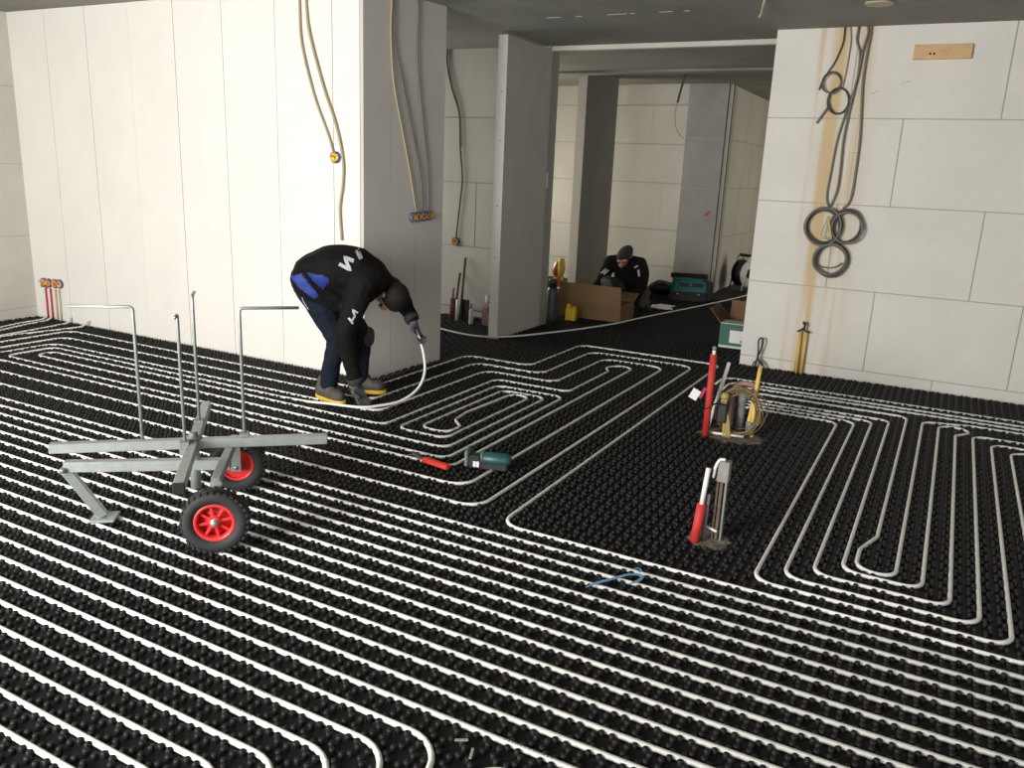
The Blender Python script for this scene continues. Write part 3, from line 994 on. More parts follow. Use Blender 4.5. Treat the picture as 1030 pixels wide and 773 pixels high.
lathe('motor_housing', [(0.03, -0.105), (0.044, -0.09), (0.048, 0.0), (0.047, 0.075), (0.036, 0.10), (0.012, 0.108)], tl(0.045, 0.0, 0.055), M_TEAL, tool, axis=tx, n=20)
bm = bmesh.new()
bm_obox(bm, tl(0.045, -0.025, 0.022), tx, ty, (0, 0, 1), 0.092, 0.035, 0.022)
bmesh.ops.bevel(bm, geom=bm.edges[:], offset=0.008, segments=2, affect='EDGES')
link('grip', bm_mesh('grip', bm), M_TEALD, tool)
bm = bmesh.new()
bm_obox(bm, tl(-0.085, -0.015, 0.042), tx, ty, (0, 0, 1), 0.042, 0.045, 0.04)
bmesh.ops.bevel(bm, geom=bm.edges[:], offset=0.008, segments=2, affect='EDGES')
link('gear_case', bm_mesh('gear_case', bm), M_TEALD, tool)
bm = bmesh.new()
bm_obox(bm, tl(-0.138, -0.005, 0.062), tx, ty, (0, 0, 1), 0.010, 0.062, 0.056)
bmesh.ops.bevel(bm, geom=bm.edges[:], offset=0.006, segments=2, affect='EDGES')
link('base_shoe', bm_mesh('base_shoe', bm), mat('grey_teal', (0.16, 0.24, 0.23), 0.5), tool)
bm = bmesh.new()
for s_ in (-1, 1):
    bm_obox(bm, tl(-0.07 + 0.011 * s_, -0.061, 0.03), tx, ty, (0, 0, 1), 0.0095, 0.001, 0.019)
link('rating_label', bm_mesh('rating_label', bm), M_WHITE, tool)
lathe('end_ring', [(0.049, 0), (0.049, 0.012)], tl(-0.045, 0.0, 0.055), M_GALV_D, tool, axis=tx, n=20)

for ch in [o_ for o_ in COL.objects if o_.parent == tool]:
    ch.data.transform(Matrix.Translation(TL + tx * 0.02) @ Matrix.Scale(0.78, 4) @ Matrix.Translation(-TL))

kn = thing('pipe_cutter', 'pipe cutter with bright red handle lying on the pipes', 'cutter', (-2.2, 3.31, 0))
kd = Vector((0.985, -0.17, 0)).normalized()
ks = Vector((-kd.y, kd.x, 0))
kc = Vector((-2.185, 3.322, 0.033))
bm = bmesh.new()
bm_obox(bm, kc + kd * 0.02, kd, ks, (0, 0, 1), 0.088, 0.017, 0.012)
bmesh.ops.bevel(bm, geom=bm.edges[:], offset=0.005, segments=2, affect='EDGES')
link('handle', bm_mesh('handle', bm), mat('bright_red_plastic', (0.75, 0.06, 0.04), 0.35), kn)
link('neck', bar_mesh('neck', kc - kd * 0.07, kc - kd * 0.13 + ks * 0.012, 0.022, 0.012), mat('dark_steel', (0.16, 0.14, 0.12), 0.5, metal=0.6), kn)
link('jaw', bar_mesh('jaw', kc - kd * 0.12 + ks * 0.014, kc - kd * 0.165 + ks * 0.034, 0.03, 0.014), mat('dark_steel', (0.16, 0.14, 0.12), 0.5, metal=0.6), kn)
tube('second_handle', spline([kc - kd * 0.10, kc - kd * 0.06 + ks * 0.03, kc - kd * 0.08 + ks * 0.06], 4), 0.005, mat('dark_steel', (0.16, 0.14, 0.12), 0.5, metal=0.6), kn, 6)
tube('hook_wire', spline([kc - kd * 0.155 + ks * 0.02, kc - kd * 0.17 - ks * 0.005, kc - kd * 0.168 - ks * 0.035], 4), 0.002, M_STEEL, kn, 6)

# ------------------------------------------------------------------ electrics on the walls
M_BOXBLUE = mat('blue_box_plastic', (0.05, 0.08, 0.30), 0.45)
M_BOXORANGE = mat('orange_box_plastic', (0.75, 0.36, 0.04), 0.45)
M_CABLE_W = mat('pale_cable', (0.50, 0.44, 0.30), 0.6)


def wall_box(parent, c_, nrm, r_=0.033, inner=None, lug=(0, 0, 1)):
    """round flush mounting box with a blue flange, orange cup and screw lugs"""
    nrm = Vector(nrm)
    o = lathe('socket_box', [(r_, -0.005), (r_, 0.012), (r_ * .86, 0.014), (r_ * .86, 0.004), (r_ * .5, 0.003)], c_, M_BOXBLUE, parent, axis=nrm, n=18)
    lathe('inner_cup', [(r_ * .80, 0.004), (r_ * .78, 0.018), (r_ * .66, 0.019), (r_ * .62, 0.008)], c_, inner or M_BOXORANGE, o, axis=nrm, n=16)
    return o


def wires(o, c_, nrm, n=3, seed=1):
    q = random.Random(seed)
    nrm = Vector(nrm)
    t = Vector((0, 0, 1)).cross(nrm)
    for j in range(n):
        a = q.uniform(0, 6.28)
        e = Vector(c_) + t * math.cos(a) * 0.045 + Vector((0, 0, 1)) * math.sin(a) * 0.045 + nrm * 0.02
        tube('loose_wire', spline([Vector(c_) + nrm * 0.008, (Vector(c_) + e) / 2 + nrm * 0.025, e], 4), 0.0022, random.Random(j + seed).choice([M_BOXBLUE, M_BLACK, M_BOXORANGE]), o, 5)


yw = 4.548
s1 = thing('socket_cluster', 'row of four blue and orange socket boxes low in the far left corner', 'socket boxes', (-7.15, yw, 0.3))
for j, (x_, z_) in enumerate(((-7.27, 0.335), (-7.197, 0.337), (-7.105, 0.34), (-7.035, 0.343))):
    o = wall_box(s1, (x_, yw, z_), (0, -1, 0), 0.042)
    wires(o, (x_, yw, z_), (0, -1, 0), 3, j)
for j, (x_, mm) in enumerate(((-7.245, M_RED), (-7.175, M_RED), (-7.105, M_CABLE_W), (-7.05, M_CABLE_W))):
    tube('conduit', [(x_, yw - 0.006, 0.29), (x_ - 0.004, yw - 0.006, 0.0)], 0.008, mm, s1, 8)
s2 = thing('ceiling_cable', 'tan cable with a yellow and blue socket box on the bright gypsum wall', 'cable', (-3.85, yw, 1.5))
tube('cable', spline([(-4.127, yw - .004, CEIL - .002), (-4.127, yw - .006, 2.5), (-4.109, yw - .012, 2.272), (-4.012, yw - .010, 1.951), (-3.894, yw - .008, 1.693), (-3.852, yw - .008, 1.582)], 5), 0.0075, M_TANWIRE, s2, 7)
o = wall_box(s2, (-3.835, yw, 1.541), (0, -1, 0), 0.040, mat('yellow_cup', (0.85, 0.52, 0.05), 0.4))
wires(o, (-3.835, yw, 1.541), (0, -1, 0), 4, 9)
tag(tube('ceiling_cable', spline([(-4.07, yw - .004, CEIL - .002), (-4.066, yw - .006, 2.5), (-4.037, yw - .012, 2.332), (-3.931, yw - .012, 2.015), (-3.823, yw - .012, 1.759), (-3.766, yw - .010, 1.532),
              (-3.768, yw - .010, 1.367), (-3.797, yw - .010, 1.197), (-3.782, yw - .010, 0.98)], 5), 0.0085, M_TANWIRE, None, 7),
    'long tan cable snaking down behind the bent worker without a box', 'cable')


def on_end(y_, z_, out=0.008):
    t = (y_ - EA.y) / ED.y
    p_ = EA + ED * t + EN * out
    return Vector((p_.x, p_.y, z_))


s3 = thing('socket_cluster', 'row of four socket boxes hanging on three cables at the shaded wall end', 'socket boxes', tuple(on_end(5.13, 1.14, 0)))
for j, y_ in enumerate((5.035, 5.095, 5.155, 5.215)):
    c_ = on_end(y_, 1.14 + 0.004 * j, 0.001)
    o = wall_box(s3, c_, (EN.x, EN.y, 0), 0.036, mat('dim_orange_cup', (0.50, 0.27, 0.06), 0.5))
    wires(o, c_, (EN.x, EN.y, 0), 2, 20 + j)
for j, pts in enumerate(([(4.815, CEIL), (4.80, 2.384), (4.827, 2.073), (4.914, 1.755), (4.993, 1.487), (5.07, 1.18)],
                         [(4.835, CEIL), (4.835, 2.327), (4.908, 2.082), (5.011, 1.761), (5.107, 1.454), (5.135, 1.18)],
                         [(5.07, CEIL), (5.061, 2.23), (5.122, 1.836), (5.183, 1.491), (5.205, 1.18)])):
    tube('cable', spline([on_end(a_, min(b_, CEIL - .003), 0.009) for a_, b_ in pts], 5), 0.0062, M_GREYWIRE if j else M_TANWIRE, s3, 7)
yb = 7.222
s4 = thing('ceiling_cable', 'dark cable ending in one socket box on the recess wall', 'cable', (-4.52, yb, 0.78))
tube('cable', spline([(-4.665, yb - .008, CEIL - .003), (-4.662, yb - .012, 2.488), (-4.597, yb - .014, 2.256), (-4.509, yb - .012, 2.023), (-4.488, yb - .012, 1.692), (-4.455, yb - .012, 1.404), (-4.482, yb - .012, 1.109), (-4.512, yb - .012, 0.81)], 5), 0.0085, M_WIRE, s4, 7)
tube('cable', spline([(-4.64, yb - .008, CEIL - .003), (-4.635, yb - .012, 2.45), (-4.575, yb - .014, 2.25), (-4.498, yb - .012, 2.02), (-4.475, yb - .012, 1.72)], 5), 0.006, M_GREYWIRE, s4, 6)
o = wall_box(s4, (-4.52, yb, 0.776), (0, -1, 0), 0.044)
wires(o, (-4.52, yb, 0.776), (0, -1, 0), 4, 41)
hc = tube('hanging_wire', spline([(-3.05, 9.8, 2.697), (-3.06, 9.8, 2.60), (-3.10, 9.8, 2.44), (-3.136, 9.8, 2.231), (-3.10, 9.8, 2.06), (-3.01, 9.8, 1.955)], 6), 0.006, M_CABLE_W, None, 6)
tag(hc, 'thin pale wire hanging from the back room ceiling', 'wire')
tag(tube('hanging_wire', spline([(-3.02, 9.75, 2.697), (-3.05, 9.75, 2.60), (-3.09, 9.77, 2.46), (-3.11, 9.78, 2.36)], 6), 0.014, M_WIRE, None, 6), 'short dark cable stub hanging from the back room ceiling', 'wire')
tag(tube('ceiling_wire', spline([(-1.30, 5.70, CEIL - .002), (-1.32, 5.76, 2.605), (-1.37, 5.95, 2.585), (-1.40, 6.02, 2.58)], 5), 0.009, M_CABLE_W, None, 6), 'short pale wire end sticking out of the ceiling', 'wire')
cl = bpy.data.objects['ceiling']
lathe('junction_cover', [(0.085, 0.0), (0.085, 0.008), (0.078, 0.011)], (-0.655, 6.02, CEIL - 0.0105), M_CABLE_W, cl, n=24)['label'] = 'round pale cover in the ceiling'

# ------------------------------------------------------------------ right wall: wires, coils, plank
wy = 6.842


def wtube(name, pts, rad, mm, parent, off=0.006, n=5):
    return tube(name, spline([(a_, wy - off, min(b_, CEIL - .002)) for a_, b_ in pts], n), rad, mm, parent, 6)


q1 = thing('cable_bundle', 'thin dark cable with two small loops near the ceiling on the stained wall', 'cable', (-0.95, wy, 2.0))
wtube('cable', [(-0.955, 2.63), (-0.955, 2.52), (-0.992, 2.392), (-1.03, 2.323), (-1.066, 2.247), (-1.081, 2.192)], 0.006, M_WIRE, q1)
wtube('cable', [(-0.918, 2.63), (-0.902, 2.519), (-0.907, 2.326), (-0.918, 2.207)], 0.005, M_TANWIRE, q1)


def ring(parent, cx_, cz_, rx_, rz_, rad, mm, off, seed, tilt=0.0):
    q = random.Random(seed)
    pts = []
    for j in range(26):
        a = 2 * math.pi * j / 26
        k_ = 1 + 0.03 * math.sin(2 * a + seed)
        x_, z_ = rx_ * k_ * math.cos(a), rz_ * k_ * math.sin(a)
        pts.append((cx_ + x_ * math.cos(tilt) - z_ * math.sin(tilt), wy - off - 0.003 * math.sin(3 * a + seed), cz_ + x_ * math.sin(tilt) + z_ * math.cos(tilt)))
    tube('loop', pts, rad, mm, parent, 6, closed=True)


ring(q1, -1.0, 2.246, 0.066, 0.076, 0.005, M_WIRE, 0.012, 1)
ring(q1, -0.99, 2.235, 0.058, 0.075, 0.004, M_GREYWIRE, 0.018, 2, 0.2)
ring(q1, -0.933, 2.112, 0.075, 0.093, 0.0065, M_WIRE, 0.014, 3)
ring(q1, -0.930, 2.114, 0.070, 0.090, 0.004, M_WIRE, 0.020, 4, 0.15)
wtube('cable', [(-0.99, 2.09), (-1.01, 2.05), (-1.04, 2.0), (-1.067, 1.952)], 0.008, M_GREYWIRE, q1, 0.012)
q2 = thing('cable_coil', 'three grey cable coils hanging together on the stained wall', 'cable coil', (-0.85, wy, 0.9))
wtube('cable', [(-0.86, 2.63), (-0.862, 2.538), (-0.827, 2.442), (-0.822, 2.249), (-0.867, 2.031), (-0.901, 1.839), (-0.915, 1.62), (-0.922, 1.419), (-0.896, 1.33)], 0.0075, M_GREYWIRE, q2, 0.010)
wtube('cable', [(-0.80, 2.63), (-0.789, 2.583), (-0.809, 2.463), (-0.818, 2.303), (-0.841, 2.076), (-0.857, 1.84), (-0.85, 1.62), (-0.854, 1.457), (-0.885, 1.34)], 0.0075, M_GREYWIRE, q2, 0.020)
wtube('cable', [(-0.775, 2.63), (-0.772, 2.572), (-0.777, 2.462), (-0.779, 2.249), (-0.759, 2.032), (-0.743, 1.842), (-0.74, 1.62), (-0.747, 1.405), (-0.793, 1.325)], 0.0085, M_GREYWIRE, q2, 0.012)
for base, sp in (((-0.915, 1.184, 0.132, 0.138), 0), ((-0.747, 1.196, 0.106, 0.128), 10), ((-0.83, 0.935, 0.12, 0.12), 20)):
    for j in range(6):
        q = random.Random(sp + j)
        ring(q2, base[0] + q.uniform(-.008, .008), base[1] + q.uniform(-.008, .008), base[2] * q.uniform(.93, 1.03), base[3] * q.uniform(.92, 1.03), 0.0078,
             M_GREYWIRE if j % 2 else M_WIRE, 0.012 + 0.009 * j + sp * 0.0006, sp + j, q.uniform(-.2, .2))
wtube('cable', [(-0.93, 0.90), (-0.88, 0.875), (-0.80, 0.88), (-0.74, 0.92)], 0.005, M_GREYWIRE, q2, 0.03)
wtube('yellow_tie', [(-0.885, 1.269), (-0.86, 1.18), (-0.839, 1.095)], 0.010, mat('tie_yellow', (0.50, 0.42, 0.18), 0.5), q2, 0.075)
wtube('yellow_tie', [(-0.885, 1.25), (-0.915, 1.15), (-0.905, 1.10), (-0.85, 1.11)], 0.006, mat('tie_yellow', (0.50, 0.42, 0.18), 0.5), q2, 0.072)
pk = thing('wood_batten', 'short pine batten screwed high on the stained wall', 'batten', (-0.28, wy, 2.44))
box('board', -0.468, -0.098, 6.818, 6.848, 2.392, 2.49, M_WOOD, pk, 0.003)
for x_ in (-0.36, -0.335):
    lathe('screw_head', [(0.008, 0), (0.008, 0.0015), (0.003, 0.002)], (x_, 6.818, 2.428), M_BLACK, pk, axis=(0, -1, 0), n=8)
st = thing('conduit_stub', 'pair of yellow conduit stubs tied with dark wire against the stained wall', 'conduit', (-0.95, 6.8, 0))
tube('conduit', [(-0.972, 6.81, 0.0), (-0.980, 6.82, 0.36)], 0.0125, M_YELLOW, st, 8)
tube('conduit', [(-0.935, 6.81, 0.0), (-0.932, 6.82, 0.36)], 0.0125, M_YELLOW, st, 8)
tube('tie_wire', spline([(-1.0, 6.80, 0.35), (-0.97, 6.79, 0.37), (-0.95, 6.79, 0.40), (-0.965, 6.79, 0.43), (-0.945, 6.79, 0.42), (-0.95, 6.79, 0.37), (-0.905, 6.80, 0.35)], 5), 0.007, M_BLACK, st, 6)
bc = thing('cable_end', 'black looped cable end rising from the mat at the wall corner', 'cable', (-1.27, 6.8, 0))
tube('cable', spline([(-1.30, 6.78, 0.0), (-1.285, 6.78, 0.09), (-1.262, 6.785, 0.18), (-1.255, 6.785, 0.235), (-1.27, 6.785, 0.262), (-1.292, 6.785, 0.235), (-1.285, 6.78, 0.17), (-1.28, 6.775, 0.10), (-1.25, 6.77, 0.05), (-1.22, 6.77, 0.03)], 5), 0.007, M_BLACK, bc, 6)
tube('cable', spline([(-1.32, 6.77, 0.0), (-1.30, 6.77, 0.06), (-1.25, 6.77, 0.07), (-1.21, 6.77, 0.0)], 5), 0.006, M_WIRE, bc, 6)

# ------------------------------------------------------------------ cartons, bags and small things


def carton(name, label, c_, ang, lx, ly, h, mats, flaps, group=None):
    """open carton built of single walls; flaps: (side, length, tilt degrees outward from vertical)"""
    t = thing(name, label, 'carton', (c_[0], c_[1], 0))
    R = Matrix.Translation(Vector(c_)) @ Matrix.Rotation(ang, 4, 'Z')
    th = 0.006

    def put(nm, cx_, cy_, cz_, hx, hy, hz, mm, rot=None):
        bm = bmesh.new()
        bm_obox(bm, (0, 0, 0), (1, 0, 0), (0, 1, 0), (0, 0, 1), hx, hy, hz)
        mtx = R @ Matrix.Translation((cx_, cy_, cz_)) @ (rot or Matrix.Identity(4))
        bm.transform(mtx)
        return link(nm, bm_mesh(nm, bm), mm, t)
    put('bottom', 0, 0, th / 2, lx / 2, ly / 2, th / 2, mats['in'])
    put('front_wall', 0, -ly / 2, h / 2, lx / 2, th / 2, h / 2, mats['front'])
    put('rear_wall', 0, ly / 2, h / 2, lx / 2, th / 2, h / 2, mats['in'])
    put('side_wall', -lx / 2, 0, h / 2, th / 2, ly / 2, h / 2, mats['side'])
    put('side_wall', lx / 2, 0, h / 2, th / 2, ly / 2, h / 2, mats['side'])
    for side, ln, tilt in flaps:
        a = math.radians(tilt)
        if side in 'FB':
            s_ = -1 if side == 'F' else 1
            rot = Matrix.Rotation(-a * s_, 4, 'X') @ Matrix.Translation((0, 0, ln / 2))
            put('flap', 0, s_ * ly / 2, h, lx / 2, th / 2, ln / 2, mats['flap'], rot)
        else:
            s_ = -1 if side == 'L' else 1
            rot = Matrix.Rotation(a * s_, 4, 'Y') @ Matrix.Translation((0, 0, ln / 2))
            put('flap', s_ * lx / 2, 0, h, th / 2, ly / 2, ln / 2, mats['flap'], rot)
    return t, R


cd = dict(front=M_CARD, side=M_CARD, flap=mat('brown_cardboard_inner', (0.21, 0.125, 0.06), 0.85), **{'in': M_CARD})
carton('cardboard_box', 'long open brown cardboard box in front of the crouching worker', (-3.29, 8.14, 0.018), 0.0, 0.70, 0.40, 0.17, cd,
       [('F', 0.20, 8), ('B', 0.16, 60)])
M_CW = mat('white_carton_print', (0.66, 0.65, 0.62), 0.6)
M_CG = mat('green_carton_print', (0.03, 0.14, 0.09), 0.6)
wc, WR = carton('cardboard_box', 'white and green carton half hidden behind the stained wall', (-1.58, 7.60, 0.018), 0.04, 0.38, 0.38, 0.22,
                dict(front=M_CG, side=M_CG, flap=M_CARD, **{'in': M_CARD}), [('L', 0.17, 40), ('B', 0.17, 20)])


def on_carton(nm, x0, x1, y0, y1, z0, z1, mm):
    bm = bmesh.new()
    bm_obox(bm, ((x0 + x1) / 2, (y0 + y1) / 2, (z0 + z1) / 2), (1, 0, 0), (0, 1, 0), (0, 0, 1), (x1 - x0) / 2, (y1 - y0) / 2, (z1 - z0) / 2)
    bm.transform(WR)
    link(nm, bm_mesh(nm, bm), mm, wc)


on_carton('lid', -0.192, 0.192, -0.193, 0.0, 0.221, 0.227, M_CW)
on_carton('white_band', -0.192, 0.192, -0.1945, -0.1925, 0.0, 0.022, M_CW)
on_carton('address_label', -0.10, 0.11, -0.1955, -0.193, 0.05, 0.165, M_WHITE)
on_carton('label_print', 0.0, 0.045, -0.1965, -0.195, 0.06, 0.08, M_GREY)
# yellow can
yc = thing('oil_can', 'small bright yellow plastic container before the brown box', 'container', (-3.405, 7.74, 0.016))
M_YC = mat('bright_yellow_plastic', (0.80, 0.52, 0.03), 0.4)
box('body', -3.46, -3.35, 7.71, 7.77, 0.016, 0.145, M_YC, yc, 0.006)
box('neck', -3.455, -3.415, 7.72, 7.76, 0.145, 0.185, M_YC, yc, 0.005)
box('handle', -3.395, -3.352, 7.725, 7.755, 0.145, 0.165, M_YC, yc, 0.004)
# dark spray can
cn = thing('sealant_can', 'dark printed can standing against the wall stub', 'can', (-3.43, 7.50, 0.016))
cn.location = (-3.565, 7.60, 0.016)
lathe('body', [(0.055, 0.016), (0.058, 0.03), (0.058, 0.33), (0.04, 0.36)], (-3.565, 7.60, 0), mat('dark_blue_print', (0.012, 0.015, 0.018), 0.4, var=0.9, scale=45, col2=(0.10, 0.12, 0.13)), cn, n=20)
lathe('cap', [(0.042, 0.36), (0.042, 0.44), (0.034, 0.45)], (-3.565, 7.60, 0), M_BLACK, cn, n=18)
# bright plastic bag on a box by the back window
bg_ = thing('plastic_bag', 'glossy orange and yellow plastic bag in the lit gap of the back room', 'bag', (-4.22, 9.0, 0.016))
q = random.Random(11)
M_OR = mat('orange_foil', (0.80, 0.26, 0.05), 0.18)
M_YF = mat('yellow_foil', (0.80, 0.62, 0.10), 0.18)


def lumpy(name, c_, rx_, ry_, rz_, mm, parent, seed, amt=0.2):
    bm = bmesh.new()
    bmesh.ops.create_icosphere(bm, subdivisions=3, radius=1)
    qq = random.Random(seed)
    dirs = [(Vector((qq.uniform(-1, 1), qq.uniform(-1, 1), qq.uniform(-1, 1))).normalized(), qq.uniform(-amt, amt)) for _ in range(14)]
    for v in bm.verts:
        k_ = 1 + sum(a_ * max(0, v.co.normalized().dot(d_)) ** 6 for d_, a_ in dirs)
        v.co = Vector((v.co.x * rx_ * k_, v.co.y * ry_ * k_, v.co.z * rz_ * k_)) + Vector(c_)
    return link(name, bm_mesh(name, bm), mm, parent, smooth=True)


lumpy('lower_pouch', (-4.215, 9.13, 0.245), 0.055, 0.05, 0.09, M_OR, bg_, 3, 0.4)
lumpy('upper_pouch', (-4.175, 9.12, 0.385), 0.048, 0.045, 0.105, M_YF, bg_, 5, 0.4)
lumpy('side_pouch', (-4.235, 9.11, 0.37), 0.042, 0.04, 0.10, mat('dark_orange_foil', (0.45, 0.12, 0.05), 0.2), bg_, 8, 0.4)
cb = thing('storage_carton', 'low grey carton carrying the orange bag', 'carton', (-4.26, 9.1, 0.016))
box('body', -4.34, -4.12, 9.02, 9.24, 0.016, 0.128, M_CARD, cb, 0.004)
box('tape_strip', -4.25, -4.20, 9.018, 9.242, 0.09, 0.129, M_CABLE_W, cb)
# tool bag
tb = thing('tool_bag', 'open teal and black tool bag on the back room floor', 'tool bag', (-2.86, 10.1, 0.016))
tb_c, tb_a = Vector((-2.86, 10.12, 0.016)), math.radians(20)
TR = Matrix.Translation(tb_c) @ Matrix.Rotation(tb_a, 4, 'Z')
M_BT = mat('teal_fabric', (0.015, 0.20, 0.175), 0.6, var=0.2, scale=30)


def tpart(nm, cx_, cy_, cz_, hx, hy, hz, mm, bev=0.012, rot=None, taper=1.0):
    bm = bmesh.new()
    bm_obox(bm, (0, 0, 0), (1, 0, 0), (0, 1, 0), (0, 0, 1), hx, hy, hz)
    for v in bm.verts:
        if v.co.z > 0:
            v.co.x *= taper
    bmesh.ops.bevel(bm, geom=bm.edges[:], offset=bev, segments=2, affect='EDGES')
    bm.transform(TR @ Matrix.Translation((cx_, cy_, cz_)) @ (rot or Matrix.Identity(4)))
    return link(nm, bm_mesh(nm, bm), mm, tb)


tpart('base', 0, 0, 0.06, 0.22, 0.12, 0.06, M_BLACK)
tpart('body', 0, 0, 0.18, 0.215, 0.115, 0.075, M_BT, taper=0.92)
tpart('rim', 0, 0, 0.262, 0.205, 0.11, 0.014, M_BLACK)
tpart('front_pocket', 0.02, -0.118, 0.205, 0.15, 0.012, 0.026, M_BLACK, 0.006)
tpart('emblem', 0.01, -0.131, 0.21, 0.02, 0.004, 0.02, M_BT, 0.003)
tpart('side_bag', 0.24, 0.02, 0.13, 0.05, 0.10, 0.12, M_BLACK, 0.02)
tpart('open_flap', 0.0, 0.12, 0.29, 0.23, 0.01, 0.035, M_BLACK, 0.006, Matrix.Rotation(-0.5, 4, 'X'))
tube('strap', spline([TR @ Vector(p_) for p_ in ((-0.21, -0.06, 0.0), (-0.215, -0.09, 0.14), (-0.20, -0.10, 0.24), (-0.10, -0.11, 0.275), (0.08, -0.11, 0.27), (0.18, -0.10, 0.24))], 5), 0.014, M_BT, tb, 6)
for x_ in (-0.14, 0.12):
    lathe('buckle', [(0.012, 0), (0.012, 0.006)], TR @ Vector((x_, -0.122, 0.09)), M_STEEL, tb, axis=TR.to_3x3() @ Vector((0, -1, 0)), n=8)
# dark bag left of it
db = thing('dark_holdall', 'black holdall behind the crouching worker', 'bag', (-3.28, 10.35, 0.016))
lumpy('body', (-3.27, 10.38, 0.10), 0.20, 0.12, 0.095, M_BLACK, db, 15, 0.15)
tube('handle', spline([(-3.38, 10.29, 0.15), (-3.33, 10.27, 0.20), (-3.22, 10.27, 0.20), (-3.17, 10.29, 0.15)], 5), 0.01, M_GREY, db, 6)
# papers
pp = thing('paper_stack', 'white instruction sheets lying beside the crouching worker', 'paper', (-2.86, 9.2, 0.016))
for j, (x_, y_, a_, hx, hy) in enumerate(((-2.94, 9.27, 0.2, 0.11, 0.14), (-2.885, 9.24, 0.4, 0.09, 0.13), (-2.91, 9.26, -0.1, 0.10, 0.15))):
    bm = bmesh.new()
    bm_obox(bm, (x_, y_, 0.022 + 0.006 * j), (math.cos(a_), math.sin(a_), 0), (-math.sin(a_), math.cos(a_), 0), (0, 0, 1), hx, hy, 0.0025)
    link('sheet', bm_mesh('sheet', bm), M_WHITE, pp)
# cable reel
rl = thing('cable_reel', 'black cable reel on a white stand beside the far side wall', 'cable reel', (-2.52, 11.75, 0.016))
rc = Vector((-2.53, 11.72, 0.25))
ra = Vector((0.88, -0.47, 0)).normalized()
lathe('drum', [(0.11, -0.07), (0.17, -0.06), (0.175, 0.0), (0.17, 0.06), (0.11, 0.07)], rc, M_BLACK, rl, axis=ra, n=24)
for s_ in (-1, 1):
    lathe('flange', [(0.19, 0.078 * s_), (0.19, 0.086 * s_), (0.03, 0.086 * s_)], rc, M_WHITE if s_ > 0 else M_BLACK, rl, axis=ra, n=28)
    side = ra * 0.11 * s_
    perp = Vector((-ra.y, ra.x, 0))
    tube('stand', fillet([rc + side + perp * 0.17 + Vector((0, 0, -0.228)), rc + side + perp * 0.05 + Vector((0, 0, 0.24)), rc + side - perp * 0.05 + Vector((0, 0, 0.24)), rc + side - perp * 0.17 + Vector((0, 0, -0.228))], 0.04, 4), 0.012, M_WHITE if s_ > 0 else M_STEEL, rl, 7)
tube('grip', [rc + ra * -0.12 + Vector((0, 0, 0.245)), rc + ra * 0.12 + Vector((0, 0, 0.245))], 0.022, M_BLACK, rl, 10)
lathe('hub_plate', [(0.07, 0.088), (0.07, 0.10), (0.03, 0.105)], rc, M_BLACK, rl, axis=ra, n=18)
# things in the recess
tag(tube('steel_rod', [(-4.42, 7.06, 0.016), (-4.445, 7.20, 0.46)], 0.012, mat('dark_rod', (0.05, 0.045, 0.04), 0.6), None, 7), 'shorter dark rod leaning in the recess corner', 'rod')
tag(tube('steel_rod', [(-4.34, 7.05, 0.016), (-4.385, 7.20, 0.62)], 0.0125, mat('dark_rod', (0.05, 0.045, 0.04), 0.6), None, 7), 'longest dark rod leaning in the recess', 'rod')
fr = thing('riser_pipe', 'dark red sleeved riser standing among rods in the recess', 'pipe', (-4.39, 6.95, 0))
tube('sleeve', [(-4.405, 7.0, 0.0), (-4.40, 7.0, 0.22)], 0.028, mat('dark_red_foam', (0.16, 0.03, 0.03), 0.7), fr, 12)
tube('tip', [(-4.40, 7.0, 0.21), (-4.395, 7.0, 0.33)], 0.012, M_GREY, fr, 8)
tag(tube('white_rod', [(-4.335, 6.98, 0.0), (-4.33, 6.98, 0.22)], 0.018, M_WHITE, None, 10), 'short pale tube standing beside the dark red riser', 'tube')
tp = thing('steel_profile', 'dark upright profile standing in the recess', 'steel profile', (-4.27, 7.0, 0))
box('web', -4.30, -4.225, 7.03, 7.04, 0.0, 0.22, mat('dark_rod', (0.05, 0.045, 0.04), 0.6), tp)
box('flange', -4.30, -4.292, 6.99, 7.04, 0.0, 0.22, mat('dark_rod', (0.05, 0.045, 0.04), 0.6), tp)
box('flange', -4.233, -4.225, 6.99, 7.04, 0.0, 0.22, mat('dark_rod', (0.05, 0.045, 0.04), 0.6), tp)
rk = thing('pipe_bracket', 'low grey pipe bracket against the recess wall', 'bracket', (-4.15, 7.0, 0))
for z_ in (0.045, 0.11):
    tube('rail', [(-4.22, 7.08, z_), (-4.06, 7.08, z_)], 0.007, M_GREY, rk, 6)
for x_ in (-4.21, -4.07):
    tube('post', [(x_, 7.08, 0.0), (x_, 7.08, 0.13)], 0.007, M_GREY, rk, 6)
wb = thing('spray_bottle', 'slim white bottle in front of the recess bracket', 'bottle', (-4.06, 6.80, 0))
lathe('body', [(0.02, 0.0), (0.022, 0.01), (0.022, 0.14), (0.010, 0.16)], (-4.085, 6.84, 0.016), mat('off_white', (0.55, 0.54, 0.50), 0.5), wb, n=14)
lathe('cap', [(0.010, 0.16), (0.012, 0.165), (0.012, 0.20), (0.006, 0.205)], (-4.085, 6.84, 0.016), M_GREY, wb, n=12)
rb = thing('small_carton', 'small pinkish brown carton beside the wall stub', 'carton', (-3.93, 6.93, 0))
box('body', -3.985, -3.84, 6.88, 7.02, 0.016, 0.20, mat('pinkish_card', (0.30, 0.20, 0.16), 0.8), rb, 0.004)
box('tape_strip', -3.925, -3.90, 6.878, 7.022, 0.15, 0.202, M_CARD, rb)
gb = thing('black_bag', 'black bag with a glossy white sheet on top of the small carton', 'bag', (-3.92, 6.95, 0.2))
lumpy('body', (-3.905, 6.95, 0.285), 0.055, 0.05, 0.082, M_BLACK, gb, 21, 0.2)
